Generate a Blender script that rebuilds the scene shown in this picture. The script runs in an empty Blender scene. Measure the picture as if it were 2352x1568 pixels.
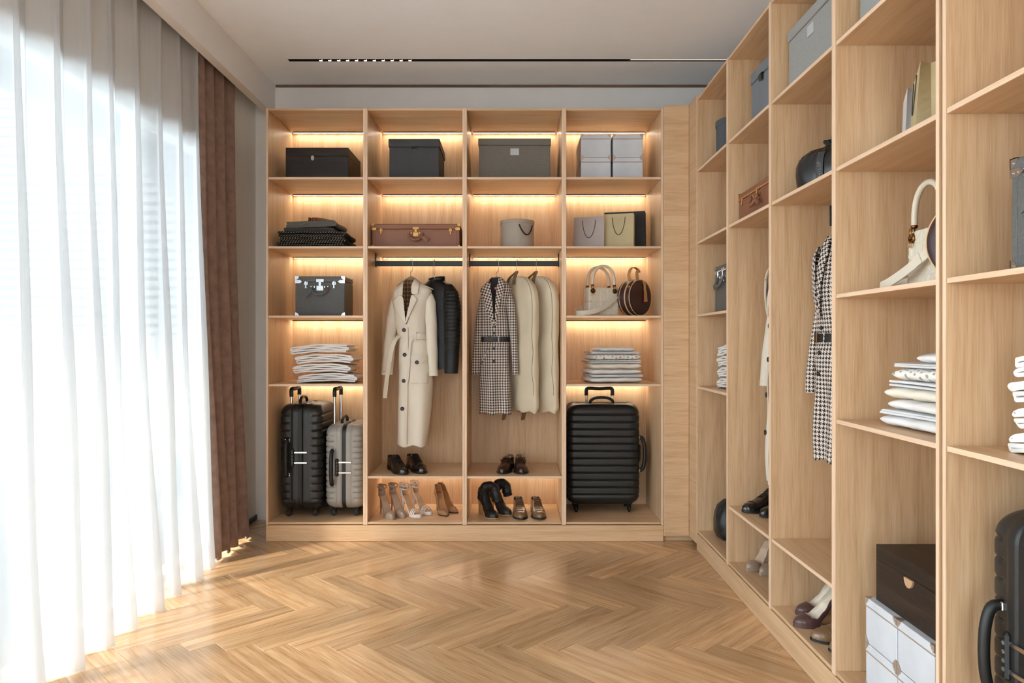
import bpy, bmesh, math, random
from math import sin, cos, pi, radians, sqrt, exp
from mathutils import Vector, Matrix
random.seed(7)
SC = bpy.context.scene
COL = SC.collection

# ------------------------------------------------------------------ camera
F = 1671.0                      # focal length in pixels of the 2352 x 1568 frame
EYE = 1.21
cam_d = bpy.data.cameras.new('camera')
cam = bpy.data.objects.new('camera', cam_d)
COL.objects.link(cam)
cam.location = (0, 0, EYE)
cam.rotation_euler = (pi / 2, 0, 0)
cam_d.sensor_fit = 'HORIZONTAL'
cam_d.sensor_width = 36.0
cam_d.lens = 36.0 * F / 2352.0
cam_d.clip_start = 0.05
cam_d.clip_end = 200
SC.camera = cam

# ------------------------------------------------------------------ world, sun, window portal, exposure
SKY = 4.2
SUN = 6.5
w = bpy.data.worlds.new('world')
SC.world = w
w.use_nodes = True
wn = w.node_tree
wn.nodes.clear()
wo = wn.nodes.new('ShaderNodeOutputWorld')
wb = wn.nodes.new('ShaderNodeBackground')
wb.inputs['Color'].default_value = (0.80, 0.905, 1.0, 1)
wb.inputs['Strength'].default_value = SKY
wn.links.new(wb.outputs[0], wo.inputs[0])

sd = bpy.data.lights.new('sun', 'SUN')
sd.energy = SUN
sd.angle = radians(7)
sd.color = (1.0, 0.93, 0.85)
sun = bpy.data.objects.new('sun', sd)
COL.objects.link(sun)
el = radians(40)
sdir = Vector((0.77 * cos(el), 0.64 * cos(el), -sin(el)))     # travels into the room, away from the camera
sun.rotation_euler = sdir.to_track_quat('-Z', 'Y').to_euler()
sun.location = (-6, -4, 6)

# light portals: they only tell the renderer where the sky comes in (side window, added window behind the camera)
for nm, sx_, sy_, lc, dr in (('window_portal', 6.2, 2.4, (-1.90, 1.36, 1.17), (1, 0, 0)), ('added_window_portal', 1.0, 2.5, (0, -2.0, 1.35), (0, 1, 0))):
    pd = bpy.data.lights.new(nm, 'AREA')
    pd.shape = 'RECTANGLE'
    pd.size = sx_
    pd.size_y = sy_
    pd.cycles.is_portal = True
    po = bpy.data.objects.new(nm, pd)
    COL.objects.link(po)
    po.location = lc
    po.rotation_euler = Vector(dr).to_track_quat('-Z', 'Z').to_euler()

vs = SC.view_settings
vs.view_transform = 'Standard'
vs.look = 'None'
vs.gamma = 1.0
vs.use_curve_mapping = False
vs.exposure = 1.15
SC.cycles.sample_clamp_indirect = 6.0
SC.cycles.max_bounces = 8
SC.cycles.diffuse_bounces = 5
SC.cycles.glossy_bounces = 3
SC.cycles.transparent_max_bounces = 12
SC.cycles.use_denoising = True
SC.cycles.use_adaptive_sampling = True
SC.cycles.adaptive_threshold = 0.03
SC.cycles.caustics_reflective = False
SC.cycles.caustics_refractive = False


def P(px, py, Y):
    return Vector(((px - 1176.0) / F * Y, Y, EYE + (784.0 - py) / F * Y))


# ------------------------------------------------------------------ mesh helpers
class MB:
    def __init__(s):
        s.v = []
        s.f = []
        s.u = []          # uv per vertex (optional)

    def add(s, vs_, fs, uv=None):
        o = len(s.v)
        s.v += [Vector(p) for p in vs_]
        s.f += [[i + o for i in f] for f in fs]
        if uv is not None:
            while len(s.u) < o:
                s.u.append((0, 0))
            s.u += uv
        elif s.u:
            s.u += [(0, 0)] * len(vs_)
        return s

    def box(s, x0, x1, y0, y1, z0, z1, b=0.0):
        if b <= 0:
            vv = [(x, y, z) for x in (x0, x1) for y in (y0, y1) for z in (z0, z1)]
            return s.add(vv, [(0, 1, 3, 2), (4, 6, 7, 5), (0, 4, 5, 1), (2, 3, 7, 6), (0, 2, 6, 4), (1, 5, 7, 3)])
        idx = {}
        vv = []
        for sx in (0, 1):
            for sy in (0, 1):
                for sz in (0, 1):
                    for a in range(3):
                        p = [x1 if sx else x0, y1 if sy else y0, z1 if sz else z0]
                        sg = [-1 if sx else 1, -1 if sy else 1, -1 if sz else 1]
                        for k in range(3):
                            if k != a:
                                p[k] += sg[k] * b
                        idx[(sx, sy, sz, a)] = len(vv)
                        vv.append(p)
        fs = []
        for a in range(3):
            o1, o2 = [k for k in range(3) if k != a]
            for sd_ in (0, 1):
                q = []
                for (c1, c2) in ((0, 0), (1, 0), (1, 1), (0, 1)):
                    k = [0, 0, 0]
                    k[a] = sd_
                    k[o1] = c1
                    k[o2] = c2
                    q.append(idx[(k[0], k[1], k[2], a)])
                fs.append(q)
            for c1 in (0, 1):
                for c2 in (0, 1):
                    k0 = [0, 0, 0]
                    k1 = [0, 0, 0]
                    k1[a] = 1
                    for k in (k0, k1):
                        k[o1] = c1
                        k[o2] = c2
                    fs.append([idx[(*k0, o1)], idx[(*k1, o1)], idx[(*k1, o2)], idx[(*k0, o2)]])
        for sx in (0, 1):
            for sy in (0, 1):
                for sz in (0, 1):
                    fs.append([idx[(sx, sy, sz, a)] for a in range(3)])
        return s.add(vv, fs)

    def grid(s, rows, cu=False, cv=False, cap0=False, cap1=False, uv=None):
        n = len(rows[0])
        m = len(rows)
        vv = [p for r in rows for p in r]
        fs = []
        for j in range(m if cv else m - 1):
            for i in range(n if cu else n - 1):
                j2, i2 = (j + 1) % m, (i + 1) % n
                fs.append((j * n + i, j * n + i2, j2 * n + i2, j2 * n + i))
        if cap0:
            fs.append(tuple(range(n)))
        if cap1:
            fs.append(tuple((m - 1) * n + i for i in range(n)))
        return s.add(vv, fs, uv)

    def tube(s, path, r, n=8, cap=True, closed=False, flat=1.0):
        path = [Vector(p) for p in path]
        m = len(path)
        rows = []
        up = None
        for k, p in enumerate(path):
            if closed:
                t = path[(k + 1) % m] - path[k - 1]
            else:
                t = path[min(k + 1, m - 1)] - path[max(k - 1, 0)]
            t.normalize()
            if up is None:
                a = Vector((0, 0, 1)) if abs(t.z) < 0.9 else Vector((1, 0, 0))
                up = (a - t * a.dot(t)).normalized()
            else:
                up = (up - t * up.dot(t))
                if up.length < 1e-6:
                    up = t.orthogonal()
                up.normalize()
            sd_ = t.cross(up)
            rr = r[k] if isinstance(r, (list, tuple)) else r
            rows.append([p + up * (rr * cos(2 * pi * i / n)) + sd_ * (rr * flat * sin(2 * pi * i / n)) for i in range(n)])
        return s.grid(rows, cu=True, cv=closed, cap0=cap and not closed, cap1=cap and not closed)

    def ribbon(s, path, wd, w_, t_):
        """flat strap: wd = width direction per point (or one), w_ width, t_ thickness"""
        path = [Vector(p) for p in path]
        m = len(path)
        rows = []
        for k, p in enumerate(path):
            t = (path[min(k + 1, m - 1)] - path[max(k - 1, 0)]).normalized()
            d = Vector(wd[k] if isinstance(wd[0], (tuple, list, Vector)) else wd)
            d = (d - t * d.dot(t)).normalized()
            nn = t.cross(d)
            ww = w_[k] if isinstance(w_, (list, tuple)) else w_
            rows.append([p + d * ww / 2 + nn * t_ / 2, p - d * ww / 2 + nn * t_ / 2, p - d * ww / 2 - nn * t_ / 2, p + d * ww / 2 - nn * t_ / 2])
        return s.grid(rows, cu=True, cap0=True, cap1=True)

    def lathe(s, prof, n=24, c=(0, 0, 0), axis='z', sx=1.0, sy=1.0):
        """prof = [(radius, height)]"""
        rows = []
        for r, h in prof:
            row = []
            for i in range(n):
                a = 2 * pi * i / n
                x, y = r * cos(a) * sx, r * sin(a) * sy
                if axis == 'z':
                    p = (x, y, h)
                elif axis == 'y':
                    p = (x, h, y)
                else:
                    p = (h, x, y)
                row.append(Vector(p) + Vector(c))
            rows.append(row)
        return s.grid(rows, cu=True, cap0=prof[0][0] > 1e-6, cap1=prof[-1][0] > 1e-6)

    def prism(s, poly, d0, d1, axis='y'):
        """2D polygon extruded along an axis (poly = (x,z) for y, (x,y) for z, (y,z) for x)"""
        def mk(a, b, d):
            return {'y': (a, d, b), 'z': (a, b, d), 'x': (d, a, b)}[axis]
        n = len(poly)
        vv = [mk(a, b, d0) for a, b in poly] + [mk(a, b, d1) for a, b in poly]
        fs = [tuple(range(n)), tuple(range(n, 2 * n))]
        fs += [(i, (i + 1) % n, n + (i + 1) % n, n + i) for i in range(n)]
        return s.add(vv, fs)

    def ball(s, c, r, n=8, m=5, sc=(1, 1, 1)):
        prof = [(max(r * sin(pi * k / m), 1e-7), -r * cos(pi * k / m)) for k in range(m + 1)]
        rows = []
        for rr, h in prof:
            rows.append([Vector((c[0] + rr * cos(2 * pi * i / n) * sc[0], c[1] + rr * sin(2 * pi * i / n) * sc[1], c[2] + h * sc[2])) for i in range(n)])
        return s.grid(rows, cu=True)

    def xf(s, M):
        s.v = [M @ p for p in s.v]
        return s

    def mesh(s, name, mat, smooth=None, weld=True):
        me = bpy.data.meshes.new(name)
        me.from_pydata([tuple(p) for p in s.v], [], s.f)
        if s.u:
            ul = me.uv_layers.new(name='UVMap')
            for lp in me.loops:
                ul.data[lp.index].uv = s.u[lp.vertex_index]
        bm = bmesh.new()
        bm.from_mesh(me)
        if weld and not s.u:
            bmesh.ops.remove_doubles(bm, verts=bm.verts, dist=1e-6)
        bmesh.ops.recalc_face_normals(bm, faces=bm.faces)
        bm.to_mesh(me)
        bm.free()
        if smooth is not None:
            me.polygons.foreach_set('use_smooth', [True] * len(me.polygons))
            me.set_sharp_from_angle(angle=radians(smooth))
        if mat:
            me.materials.append(mat)
        me.update()
        return me

    def build(s, name, mat, parent=None, smooth=None, loc=None, rz=0.0, weld=True):
        o = bpy.data.objects.new(name, s.mesh(name, mat, smooth, weld))
        COL.objects.link(o)
        if parent:
            o.parent = parent
        if loc is not None:
            o.location = loc
        o.rotation_euler.z = rz
        return o


def tag(o, label=None, cat=None, group=None, kind=None):
    if label:
        o['label'] = label
    if cat:
        o['category'] = cat
    if group:
        o['group'] = group
    if kind:
        o['kind'] = kind
    return o


def thing(name, label, cat, loc=(0, 0, 0), rz=0.0, group=None):
    o = bpy.data.objects.new(name, None)
    o.empty_display_size = 0.05
    COL.objects.link(o)
    o.location = loc
    o.rotation_euler = (0, 0, rz)
    return tag(o, label, cat, group)


def children(o):
    return [c for c in bpy.data.objects if c.parent == o]


def dup(root, label, loc, rz=0.0, group=None, scale=None):
    kids = {}
    for c in bpy.data.objects:
        if c.parent:
            kids.setdefault(c.parent, []).append(c)

    def cp(o, par):
        n = o.copy()
        COL.objects.link(n)
        n.parent = par
        for k in kids.get(o, []):
            cp(k, n)
        return n
    r = cp(root, None)
    r.location = loc
    r.rotation_euler = (0, 0, rz)
    if scale:
        r.scale = scale
    r['label'] = label
    if group:
        r['group'] = group
    return r


def struct(name, mb, mat, smooth=None, label=None):
    o = mb.build(name, mat, None, smooth)
    o['kind'] = 'structure'
    if label:
        o['label'] = label
    return o


# ------------------------------------------------------------------ materials
MATS = {}


def s2l(c):
    return tuple((x / 12.92 if x <= 0.04045 else ((x + 0.055) / 1.055) ** 2.4) for x in (v / 255.0 for v in c))


def new_mat(name):
    m = bpy.data.materials.new(name)
    m.use_nodes = True
    nt = m.node_tree
    b = nt.nodes['Principled BSDF']
    MATS[name] = m
    return m, nt, b


def N(nt, t, **kw):
    n = nt.nodes.new(t)
    for k, v in kw.items():
        setattr(n, k, v)
    return n


def ramp(nt, stops, interp='LINEAR'):
    r = N(nt, 'ShaderNodeValToRGB')
    r.color_ramp.interpolation = interp
    e = r.color_ramp.elements
    while len(e) < len(stops):
        e.new(0.5)
    for k, (p, c) in enumerate(stops):
        e[k].position = p
        e[k].color = (*c[:3], 1)
    return r


def plain(name, rgb, rough=0.5, metal=0.0, bump=0.0, bscale=400.0, var=0.08, vscale=8.0, spec=0.5, sheen=0.0, coat=0.0):
    """a material of one colour with fine relief and slight tone variation"""
    m, nt, b = new_mat(name)
    c = s2l(rgb)
    tc = N(nt, 'ShaderNodeTexCoord')
    nz = N(nt, 'ShaderNodeTexNoise')
    nz.inputs['Scale'].default_value = vscale
    nz.inputs['Detail'].default_value = 4
    nt.links.new(tc.outputs['Object'], nz.inputs['Vector'])
    rp = ramp(nt, [(0.3, tuple(x * (1 - var) for x in c)), (0.7, tuple(min(x * (1 + var), 1) for x in c))])
    nt.links.new(nz.outputs['Fac'], rp.inputs[0])
    nt.links.new(rp.outputs[0], b.inputs['Base Color'])
    b.inputs['Roughness'].default_value = rough
    b.inputs['Metallic'].default_value = metal
    b.inputs['Specular IOR Level'].default_value = spec
    if sheen:
        b.inputs['Sheen Weight'].default_value = sheen
        b.inputs['Sheen Roughness'].default_value = 0.4
    if coat:
        b.inputs['Coat Weight'].default_value = coat
        b.inputs['Coat Roughness'].default_value = 0.15
    if bump:
        n2 = N(nt, 'ShaderNodeTexNoise')
        n2.inputs['Scale'].default_value = bscale
        n2.inputs['Detail'].default_value = 3
        nt.links.new(tc.outputs['Object'], n2.inputs['Vector'])
        bp = N(nt, 'ShaderNodeBump')
        bp.inputs['Strength'].default_value = bump
        bp.inputs['Distance'].default_value = 0.002
        nt.links.new(n2.outputs['Fac'], bp.inputs['Height'])
        nt.links.new(bp.outputs[0], b.inputs['Normal'])
    return m


def wood(name, dark, mid, light, axis='z', rough=0.45, stretch=1.0, rnd=1.0, tone=0.06, coat=0.0, spec=0.4):
    m, nt, b = new_mat(name)
    d, md, lt = s2l(dark), s2l(mid), s2l(light)
    tc = N(nt, 'ShaderNodeTexCoord')
    oi = N(nt, 'ShaderNodeObjectInfo')
    mul = N(nt, 'ShaderNodeMath', operation='MULTIPLY')
    mul.inputs[1].default_value = 37.0 * rnd
    nt.links.new(oi.outputs['Random'], mul.inputs[0])
    cx = N(nt, 'ShaderNodeCombineXYZ')
    for k in range(3):
        nt.links.new(mul.outputs[0], cx.inputs[k])
    ad = N(nt, 'ShaderNodeVectorMath', operation='ADD')
    nt.links.new(tc.outputs['Object'], ad.inputs[0])
    nt.links.new(cx.outputs[0], ad.inputs[1])

    def layer(across, along, detail, dist, rough_=0.5):
        mp = N(nt, 'ShaderNodeMapping')
        sc = [across * stretch] * 3
        sc['xyz'.index(axis)] = along * stretch
        mp.inputs['Scale'].default_value = sc
        nt.links.new(ad.outputs[0], mp.inputs[0])
        nz = N(nt, 'ShaderNodeTexNoise')
        nz.inputs['Scale'].default_value = 1.0
        nz.inputs['Detail'].default_value = detail
        nz.inputs['Distortion'].default_value = dist
        nz.inputs['Roughness'].default_value = rough_
        nt.links.new(mp.outputs[0], nz.inputs['Vector'])
        return nz
    n1 = layer(26, 1.1, 6, 0.9, 0.62)
    n2 = layer(260, 9.0, 2, 0.1)
    n3 = layer(5, 0.35, 2, 0.3)
    # growth rings bent by a broad noise: the cathedral figure
    wv = N(nt, 'ShaderNodeMath', operation='MULTIPLY')
    wv.inputs[1].default_value = 9.0
    nt.links.new(n3.outputs['Fac'], wv.inputs[0])
    fr = N(nt, 'ShaderNodeMath', operation='PINGPONG')
    fr.inputs[1].default_value = 0.5
    nt.links.new(wv.outputs[0], fr.inputs[0])
    mx = N(nt, 'ShaderNodeMix', data_type='FLOAT')
    mx.inputs[0].default_value = 0.30
    nt.links.new(n1.outputs['Fac'], mx.inputs[2])
    nt.links.new(fr.outputs[0], mx.inputs[3])
    mx2 = N(nt, 'ShaderNodeMix', data_type='FLOAT')
    mx2.inputs[0].default_value = 0.40
    nt.links.new(mx.outputs[0], mx2.inputs[2])
    nt.links.new(n2.outputs['Fac'], mx2.inputs[3])
    rp = ramp(nt, [(0.28, d), (0.46, md), (0.64, lt)])
    nt.links.new(mx2.outputs[0], rp.inputs[0])
    hs = N(nt, 'ShaderNodeHueSaturation')
    mr = N(nt, 'ShaderNodeMapRange')
    mr.inputs[3].default_value = 1 - tone
    mr.inputs[4].default_value = 1 + tone
    nt.links.new(oi.outputs['Random'], mr.inputs[0])
    nt.links.new(mr.outputs[0], hs.inputs['Value'])
    nt.links.new(rp.outputs[0], hs.inputs['Color'])
    nt.links.new(hs.outputs[0], b.inputs['Base Color'])
    b.inputs['Roughness'].default_value = rough
    b.inputs['Specular IOR Level'].default_value = spec
    if coat:
        b.inputs['Coat Weight'].default_value = coat
        b.inputs['Coat Roughness'].default_value = 0.12
    bp = N(nt, 'ShaderNodeBump')
    bp.inputs['Strength'].default_value = 0.12
    bp.inputs['Distance'].default_value = 0.001
    nt.links.new(n2.outputs['Fac'], bp.inputs['Height'])
    nt.links.new(bp.outputs[0], b.inputs['Normal'])
    return m


def emit(name, rgb, strength):
    m = bpy.data.materials.new(name)
    m.use_nodes = True
    nt = m.node_tree
    nt.nodes.clear()
    o = N(nt, 'ShaderNodeOutputMaterial')
    e = N(nt, 'ShaderNodeEmission')
    e.inputs[0].default_value = (*rgb, 1)
    e.inputs[1].default_value = strength
    nt.links.new(e.outputs[0], o.inputs[0])
    return m


OAKC = ((188, 150, 112), (208, 173, 135), (220, 188, 152))
OAKE = {a: wood('oak_edge_' + a, (206, 172, 142), (222, 191, 162), (232, 204, 178), axis=a, rough=.5) for a in 'xyz'}
OAK = {a: wood('oak_' + a, *OAKC, axis=a, rough=0.42) for a in 'xyz'}
PLANK = wood('oak_plank', (160, 116, 76), (202, 161, 118), (220, 184, 143), axis='x', rough=0.25, tone=0.20, coat=0.15, spec=0.45)
WALL = plain('wall_paint', (236, 231, 227), 0.85, bump=0.05, bscale=900, var=0.015)
WALLD = plain('window_wall_paint', (242, 236, 228), 0.85, bump=0.05, bscale=900, var=0.015)
CEIL = plain('ceiling_paint', (246, 247, 250), 0.9, bump=0.05, bscale=900, var=0.012)
WALNUT = wood('walnut', (78, 56, 42), (112, 86, 68), (135, 108, 88), axis='x', rough=0.5)
BLACKM = plain('black_metal', (22, 21, 20), 0.42, bump=0.05, var=0.1)
LED = emit('led_glow', (1.0, 0.89, 0.71), 14.0)

# ================================================================== ROOM SHELL
CZ = 2.95
YB = 4.94
XL, XR, YF = -1.741, 1.62, -1.8
struct('wall_back', MB().box(-2.0, XR + .15, YB, YB + .15, -.05, CZ + .2), WALL)
struct('wall_right', MB().box(XR, XR + .15, YF - .15, YB, -.05, CZ + .2), WALL)
wf = MB()
wf.box(-2.0, -.45, YF - .15, YF, -.05, CZ + .2)
wf.box(.45, XR, YF - .15, YF, -.05, CZ + .2)
wf.box(-.45, .45, YF - .15, YF, 2.6, CZ + .2)
wf.box(-.45, .45, YF - .15, YF, -.05, .12)
struct('wall_front', wf, WALL)
WY0, WY1, WZ = -1.7, 4.42, 2.33        # window opening in the left wall
wl = MB()
wl.box(XL - .12, XL, WY1, YB, -.05, CZ + .2)
wl.box(XL - .12, XL, YF, WY0, -.05, CZ + .2)
wl.box(XL - .12, XL, WY0, WY1, WZ, CZ + .2)
struct('wall_left', wl, WALLD)
struct('baseboard_left', MB().box(XL + .0005, XL + .012, WY1 + .01, YB - .001, 0.004, .036, .001), BLACKM)
# ceiling with a slot for the recessed light track
TX0, TX1, TY0, TY1 = -1.384, 1.46, 4.483, 4.522
ce = MB()
ce.box(-1.86, XR, YF, TY0, CZ, CZ + .12)
ce.box(-1.86, XR, TY1, YB, CZ, CZ + .12)
ce.box(-1.86, TX0, TY0, TY1, CZ, CZ + .12)
ce.box(TX1, XR, TY0, TY1, CZ, CZ + .12)
struct('ceiling', ce, CEIL)
bm_ = MB()
bm_.box(-1.659, -1.608, YF, YB, 2.742, CZ)
bm_.box(-1.608, -1.603, YF, YB, 2.742, 2.758, .001)
struct('beam_pelmet', bm_, WALL, label='white boxed pelmet along the window wall hiding the curtain tracks')
struct('trim_1', MB().box(-1.603, XR, YB - .008, YB - .0005, 2.9336, CZ - .0005, .001), WALNUT)

# ---- floor: herringbone planks
FL = MB().box(-1.86, XR, YF, YB, -.06, -.012)
floor = struct('floor', FL, plain('floor_underlay', (70, 50, 35), 0.8))
PW, PL = 0.1016, 0.6096
HW, HL = PW / 2, PL / 2


def clip(poly, x0, x1, y0, y1):
    for (ax, lim, sg) in ((0, x0, 1), (0, x1, -1), (1, y0, 1), (1, y1, -1)):
        out = []
        n = len(poly)
        for i in range(n):
            a, b = poly[i], poly[(i + 1) % n]
            da, db = sg * (a[ax] - lim), sg * (b[ax] - lim)
            if da >= 0:
                out.append(a)
            if (da >= 0) != (db >= 0):
                t = da / (da - db)
                out.append((a[0] + t * (b[0] - a[0]), a[1] + t * (b[1] - a[1])))
        poly = out
        if len(poly) < 3:
            return None
    return poly


def plank_mb(poly):
    n = len(poly)
    cx = sum(p[0] for p in poly) / n
    cy = sum(p[1] for p in poly) / n
    b = 0.0016

    def inset(p, d):
        vx, vy = cx - p[0], cy - p[1]
        l = max(sqrt(vx * vx + vy * vy), 1e-6)
        return (p[0] + vx / l * d * 1.4, p[1] + vy / l * d * 1.4)
    rows = [[(*inset(p, .0005), -.012) for p in poly], [(*inset(p, .0005), -.0016) for p in poly], [(*inset(p, b), 0.0) for p in poly]]
    return MB().grid(rows, cu=True, cap0=False, cap1=True)


full_mesh = plank_mb([(-HL, -HW), (HL, -HW), (HL, HW), (-HL, HW)]).mesh('plank', PLANK, weld=False)
far = MB()
# classic herringbone with two interlocking plank sets, zigzag rows running along X
q2 = sqrt(0.5)
e1 = Vector((q2, q2, 0))          # direction A
e2 = Vector((q2, -q2, 0))         # direction B
org = Vector((0.034, 2.844, 0))
visible = []
for row in range(-14, 8):
    for k in range(-40, 41):
        for st in (0, 1):
            # unit cell: translate along X by PW*sqrt2 per step and by PL/sqrt2 per row
            base = org + Vector((k * PW * sqrt(2), 0, 0)) + Vector((row * 2 * 0, row * 2 * PL * q2, 0))
            if st == 0:
                p0 = base                       # long axis along e1, starting at a tooth
                ax, sx_ = e1, -e2
            else:
                p0 = base + e1 * PL             # long axis along -e2 (up-left)
                ax, sx_ = -e2, e1
            c = p0 + ax * HL + (Vector((-ax.y, ax.x, 0)) * HW if st == 0 else Vector((-ax.y, ax.x, 0)) * -HW)
            if st == 1:
                c = c
            ang = math.atan2(ax.y, ax.x)
            ca, sa = cos(ang), sin(ang)
            pts = [(c.x + u * ca - v * sa, c.y + u * sa + v * ca) for u, v in ((-HL, -HW), (HL, -HW), (HL, HW), (-HL, HW))]
            cp_ = clip(pts, -1.80, XR - .001, YF + .001, YB - .001)
            if not cp_:
                continue
            loc = [((x - c.x) * ca + (y - c.y) * sa, -(x - c.x) * sa + (y - c.y) * ca) for x, y in cp_]
            area = abs(sum(loc[i][0] * loc[(i + 1) % len(loc)][1] - loc[(i + 1) % len(loc)][0] * loc[i][1] for i in range(len(loc)))) / 2
            if area < 2e-4:
                continue
            seen = c.y > 2.05 and c.x < 1.35 and not (c.y > 4.75 and c.x > -1.3)
            if seen:
                me = full_mesh if area > PW * PL * 0.999 else plank_mb(loc).mesh('plank', PLANK, weld=False)
                o = bpy.data.objects.new('plank', me)
                COL.objects.link(o)
                o.parent = floor
                o.location = (c.x, c.y, 0)
                o.rotation_euler.z = ang
                visible.append(o)
            else:
                mb_ = plank_mb(loc)
                mb_.xf(Matrix.Translation((c.x, c.y, 0)) @ Matrix.Rotation(ang, 4, 'Z'))
                far.add(mb_.v, mb_.f)
fo = far.build('plank_field', PLANK, floor, weld=False)
fo['kind'] = 'stuff'

# ---- recessed ceiling light track
tr = thing('ceiling_light_track', 'long black recessed light track in the ceiling above the back wardrobe', 'light track', (0, 0, 0))
t = MB()
t.box(TX0, TX1, TY0, TY0 + .003, CZ - .0005, CZ + .05)
t.box(TX0, TX1, TY1 - .003, TY1, CZ - .0005, CZ + .05)
t.box(TX0, TX1, TY0, TY1, CZ + .046, CZ + .05)
t.box(TX0, TX0 + .003, TY0, TY1, CZ, CZ + .05)
t.box(TX1 - .003, TX1, TY0, TY1, CZ, CZ + .05)
t.build('track_channel', BLACKM, tr)
SPOT = emit('spot_glow', (1.0, .86, .70), 1.5)
MB().box(-1.15, -.60, TY0 + .006, TY1 - .006, CZ + .012, CZ + .03, .001).build('spot_module', BLACKM, tr)
for k in range(11):
    x = P(735.5 + 20.54 * k, 138, 4.50).x
    MB().lathe([(.0045, CZ + .0105), (.008, CZ + .0105), (.009, CZ + .002), (.0075, CZ + .002), (.0045, CZ + .010)], 10, (x, (TY0 + TY1) / 2, 0)).build('spot_ring', BLACKM, tr)
    MB().box(x - .0085, x + .0085, TY1 - .0115, TY1 - .004, CZ + .0, CZ + .008, .0005).build('spot_lens', SPOT, tr)
LINE = emit('line_glow', (1.0, .80, .64), .48)
MB().box(.735, TX1 - .004, TY0 + .010, TY1 - .010, CZ + .004, CZ + .02, .001).build('line_diffuser', LINE, tr)

# ---- window: frame and panes
WFR = plain('window_frame_paint', (205, 205, 203), 0.5)
gm, gnt, gb = new_mat('window_glass')
gnt.nodes.clear()
go = N(gnt, 'ShaderNodeOutputMaterial')
gt = N(gnt, 'ShaderNodeBsdfTransparent')
gg = N(gnt, 'ShaderNodeBsdfGlossy')
gg.inputs['Roughness'].default_value = 0.02
gx = N(gnt, 'ShaderNodeMixShader')
gx.inputs[0].default_value = 0.05
gt.inputs[0].default_value = (.96, .98, .97, 1)
gnt.links.new(gt.outputs[0], gx.inputs[1])
gnt.links.new(gg.outputs[0], gx.inputs[2])
gnt.links.new(gx.outputs[0], go.inputs[0])
win = struct('window_1', MB().box(-1.845, -1.765, WY0, WY1, WZ - .05, WZ, .003).box(-1.845, -1.765, WY0, WY1, -.004, .03, .003), WFR)
ms = [WY0, -.75, 0.25, 1.28, 2.36, 3.42, WY1 - .05]
for k, y in enumerate(ms):
    MB().box(-1.84, -1.77, y, y + .05, .03, WZ - .05, .003).build('window_mullion', WFR, win)
for k in range(len(ms) - 1):
    MB().box(-1.808, -1.802, ms[k] + .05, ms[k + 1], .03, WZ - .05).build('pane', gm, win)

added_win = struct('added_rear_window', MB().box(-.45, .45, YF - .11, YF - .03, .121, .17, .003).box(-.45, .45, YF - .11, YF - .03, 2.55, 2.599, .003), WFR)  # added rear window, lets extra sky light into the room
ms2 = [-.449, .399]
for x in ms2:
    MB().box(x, x + .05, YF - .11, YF - .03, .17, 2.55, .003).build('window_mullion', WFR, added_win)
for k in range(1):
    MB().box(ms2[k] + .05, ms2[k + 1], YF - .073, YF - .067, .17, 2.55).build('pane', gm, added_win)

# ---- balcony outside
STONE = plain('balcony_stone', (78, 80, 83), 0.6, bump=.2, bscale=60, var=.12, vscale=3)
PALE = plain('balcony_render', (104, 106, 108), 0.8, var=.04)
SLATM = plain('louvre_paint', (80, 76, 75), 0.6, var=.04)
struct('floor_balcony', MB().box(-5.2, -1.87, -3.5, 6.6, -.16, -.02), STONE)
struct('ceiling_balcony', MB().box(-3.25, -1.87, -3.5, 6.6, 2.90, 3.10).box(-3.25, -3.13, -3.5, 6.6, 2.82, 3.10), PALE)
struct('wall_neighbour', MB().box(-6.5, -1.62, 6.62, 6.75, -.2, 4.6), plain('neighbour_render', (98, 106, 112), .85, var=.04), label='pale rendered wall beyond the balcony louvres')
lv = thing('louvre_screen', 'grey slatted louvre screen closing the balcony beyond the sheer curtain', 'screen', (-3.4, 6.2, -.02))
LVX0, LVX1 = -1.6, 1.52
slm = MB().box(LVX0, LVX1, -.012, .012, 0, .047, .003).mesh('slat', SLATM)
for k in range(26):
    o = bpy.data.objects.new('slat', slm)
    COL.objects.link(o)
    o.parent = lv
    o.location = (0, 0, 1.30 + k * .0798)
for x in (LVX0, -.52, .52, LVX1 - .05):
    MB().box(x, x + .05, .012, .06, 0, 3.38, .002).build('post', SLATM, lv)
MB().box(LVX0, LVX1, -.01, .01, .43, 1.28, .003).build('lower_panel', SLATM, lv)
MB().box(LVX0, LVX1, -.02, .03, .0, .05, .003).build('bottom_rail', SLATM, lv)
bn = thing('balcony_bench', 'long pale bench at the far end of the balcony', 'bench', (-3.4, 5.8, -.02))
MB().box(-1.4, 1.4, -.24, .24, .36, .43, .008).build('bench_top', PALE, bn)
for x in (-1.3, 1.1):
    MB().box(x, x + .2, -.2, .2, 0, .36, .008).build('bench_support', PALE, bn)

# ================================================================== CURTAINS
sh, snt, sb = new_mat('sheer_fabric')
snt.nodes.clear()
so = N(snt, 'ShaderNodeOutputMaterial')
s_t = N(snt, 'ShaderNodeBsdfTransparent')
s_l = N(snt, 'ShaderNodeBsdfTranslucent')
s_d = N(snt, 'ShaderNodeBsdfDiffuse')
s_l.inputs[0].default_value = (.66, .665, .67, 1)
s_d.inputs[0].default_value = (.80, .80, .80, 1)
m1 = N(snt, 'ShaderNodeMixShader')
m1.inputs[0].default_value = .36
m2 = N(snt, 'ShaderNodeMixShader')
snt.links.new(s_l.outputs[0], m1.inputs[1])
snt.links.new(s_d.outputs[0], m1.inputs[2])
tcx = N(snt, 'ShaderNodeTexCoord')
wnz = N(snt, 'ShaderNodeTexNoise')
wmp = N(snt, 'ShaderNodeMapping')
wmp.inputs['Scale'].default_value = (60, 60, 3)
wnz.inputs['Scale'].default_value = 1
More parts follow.
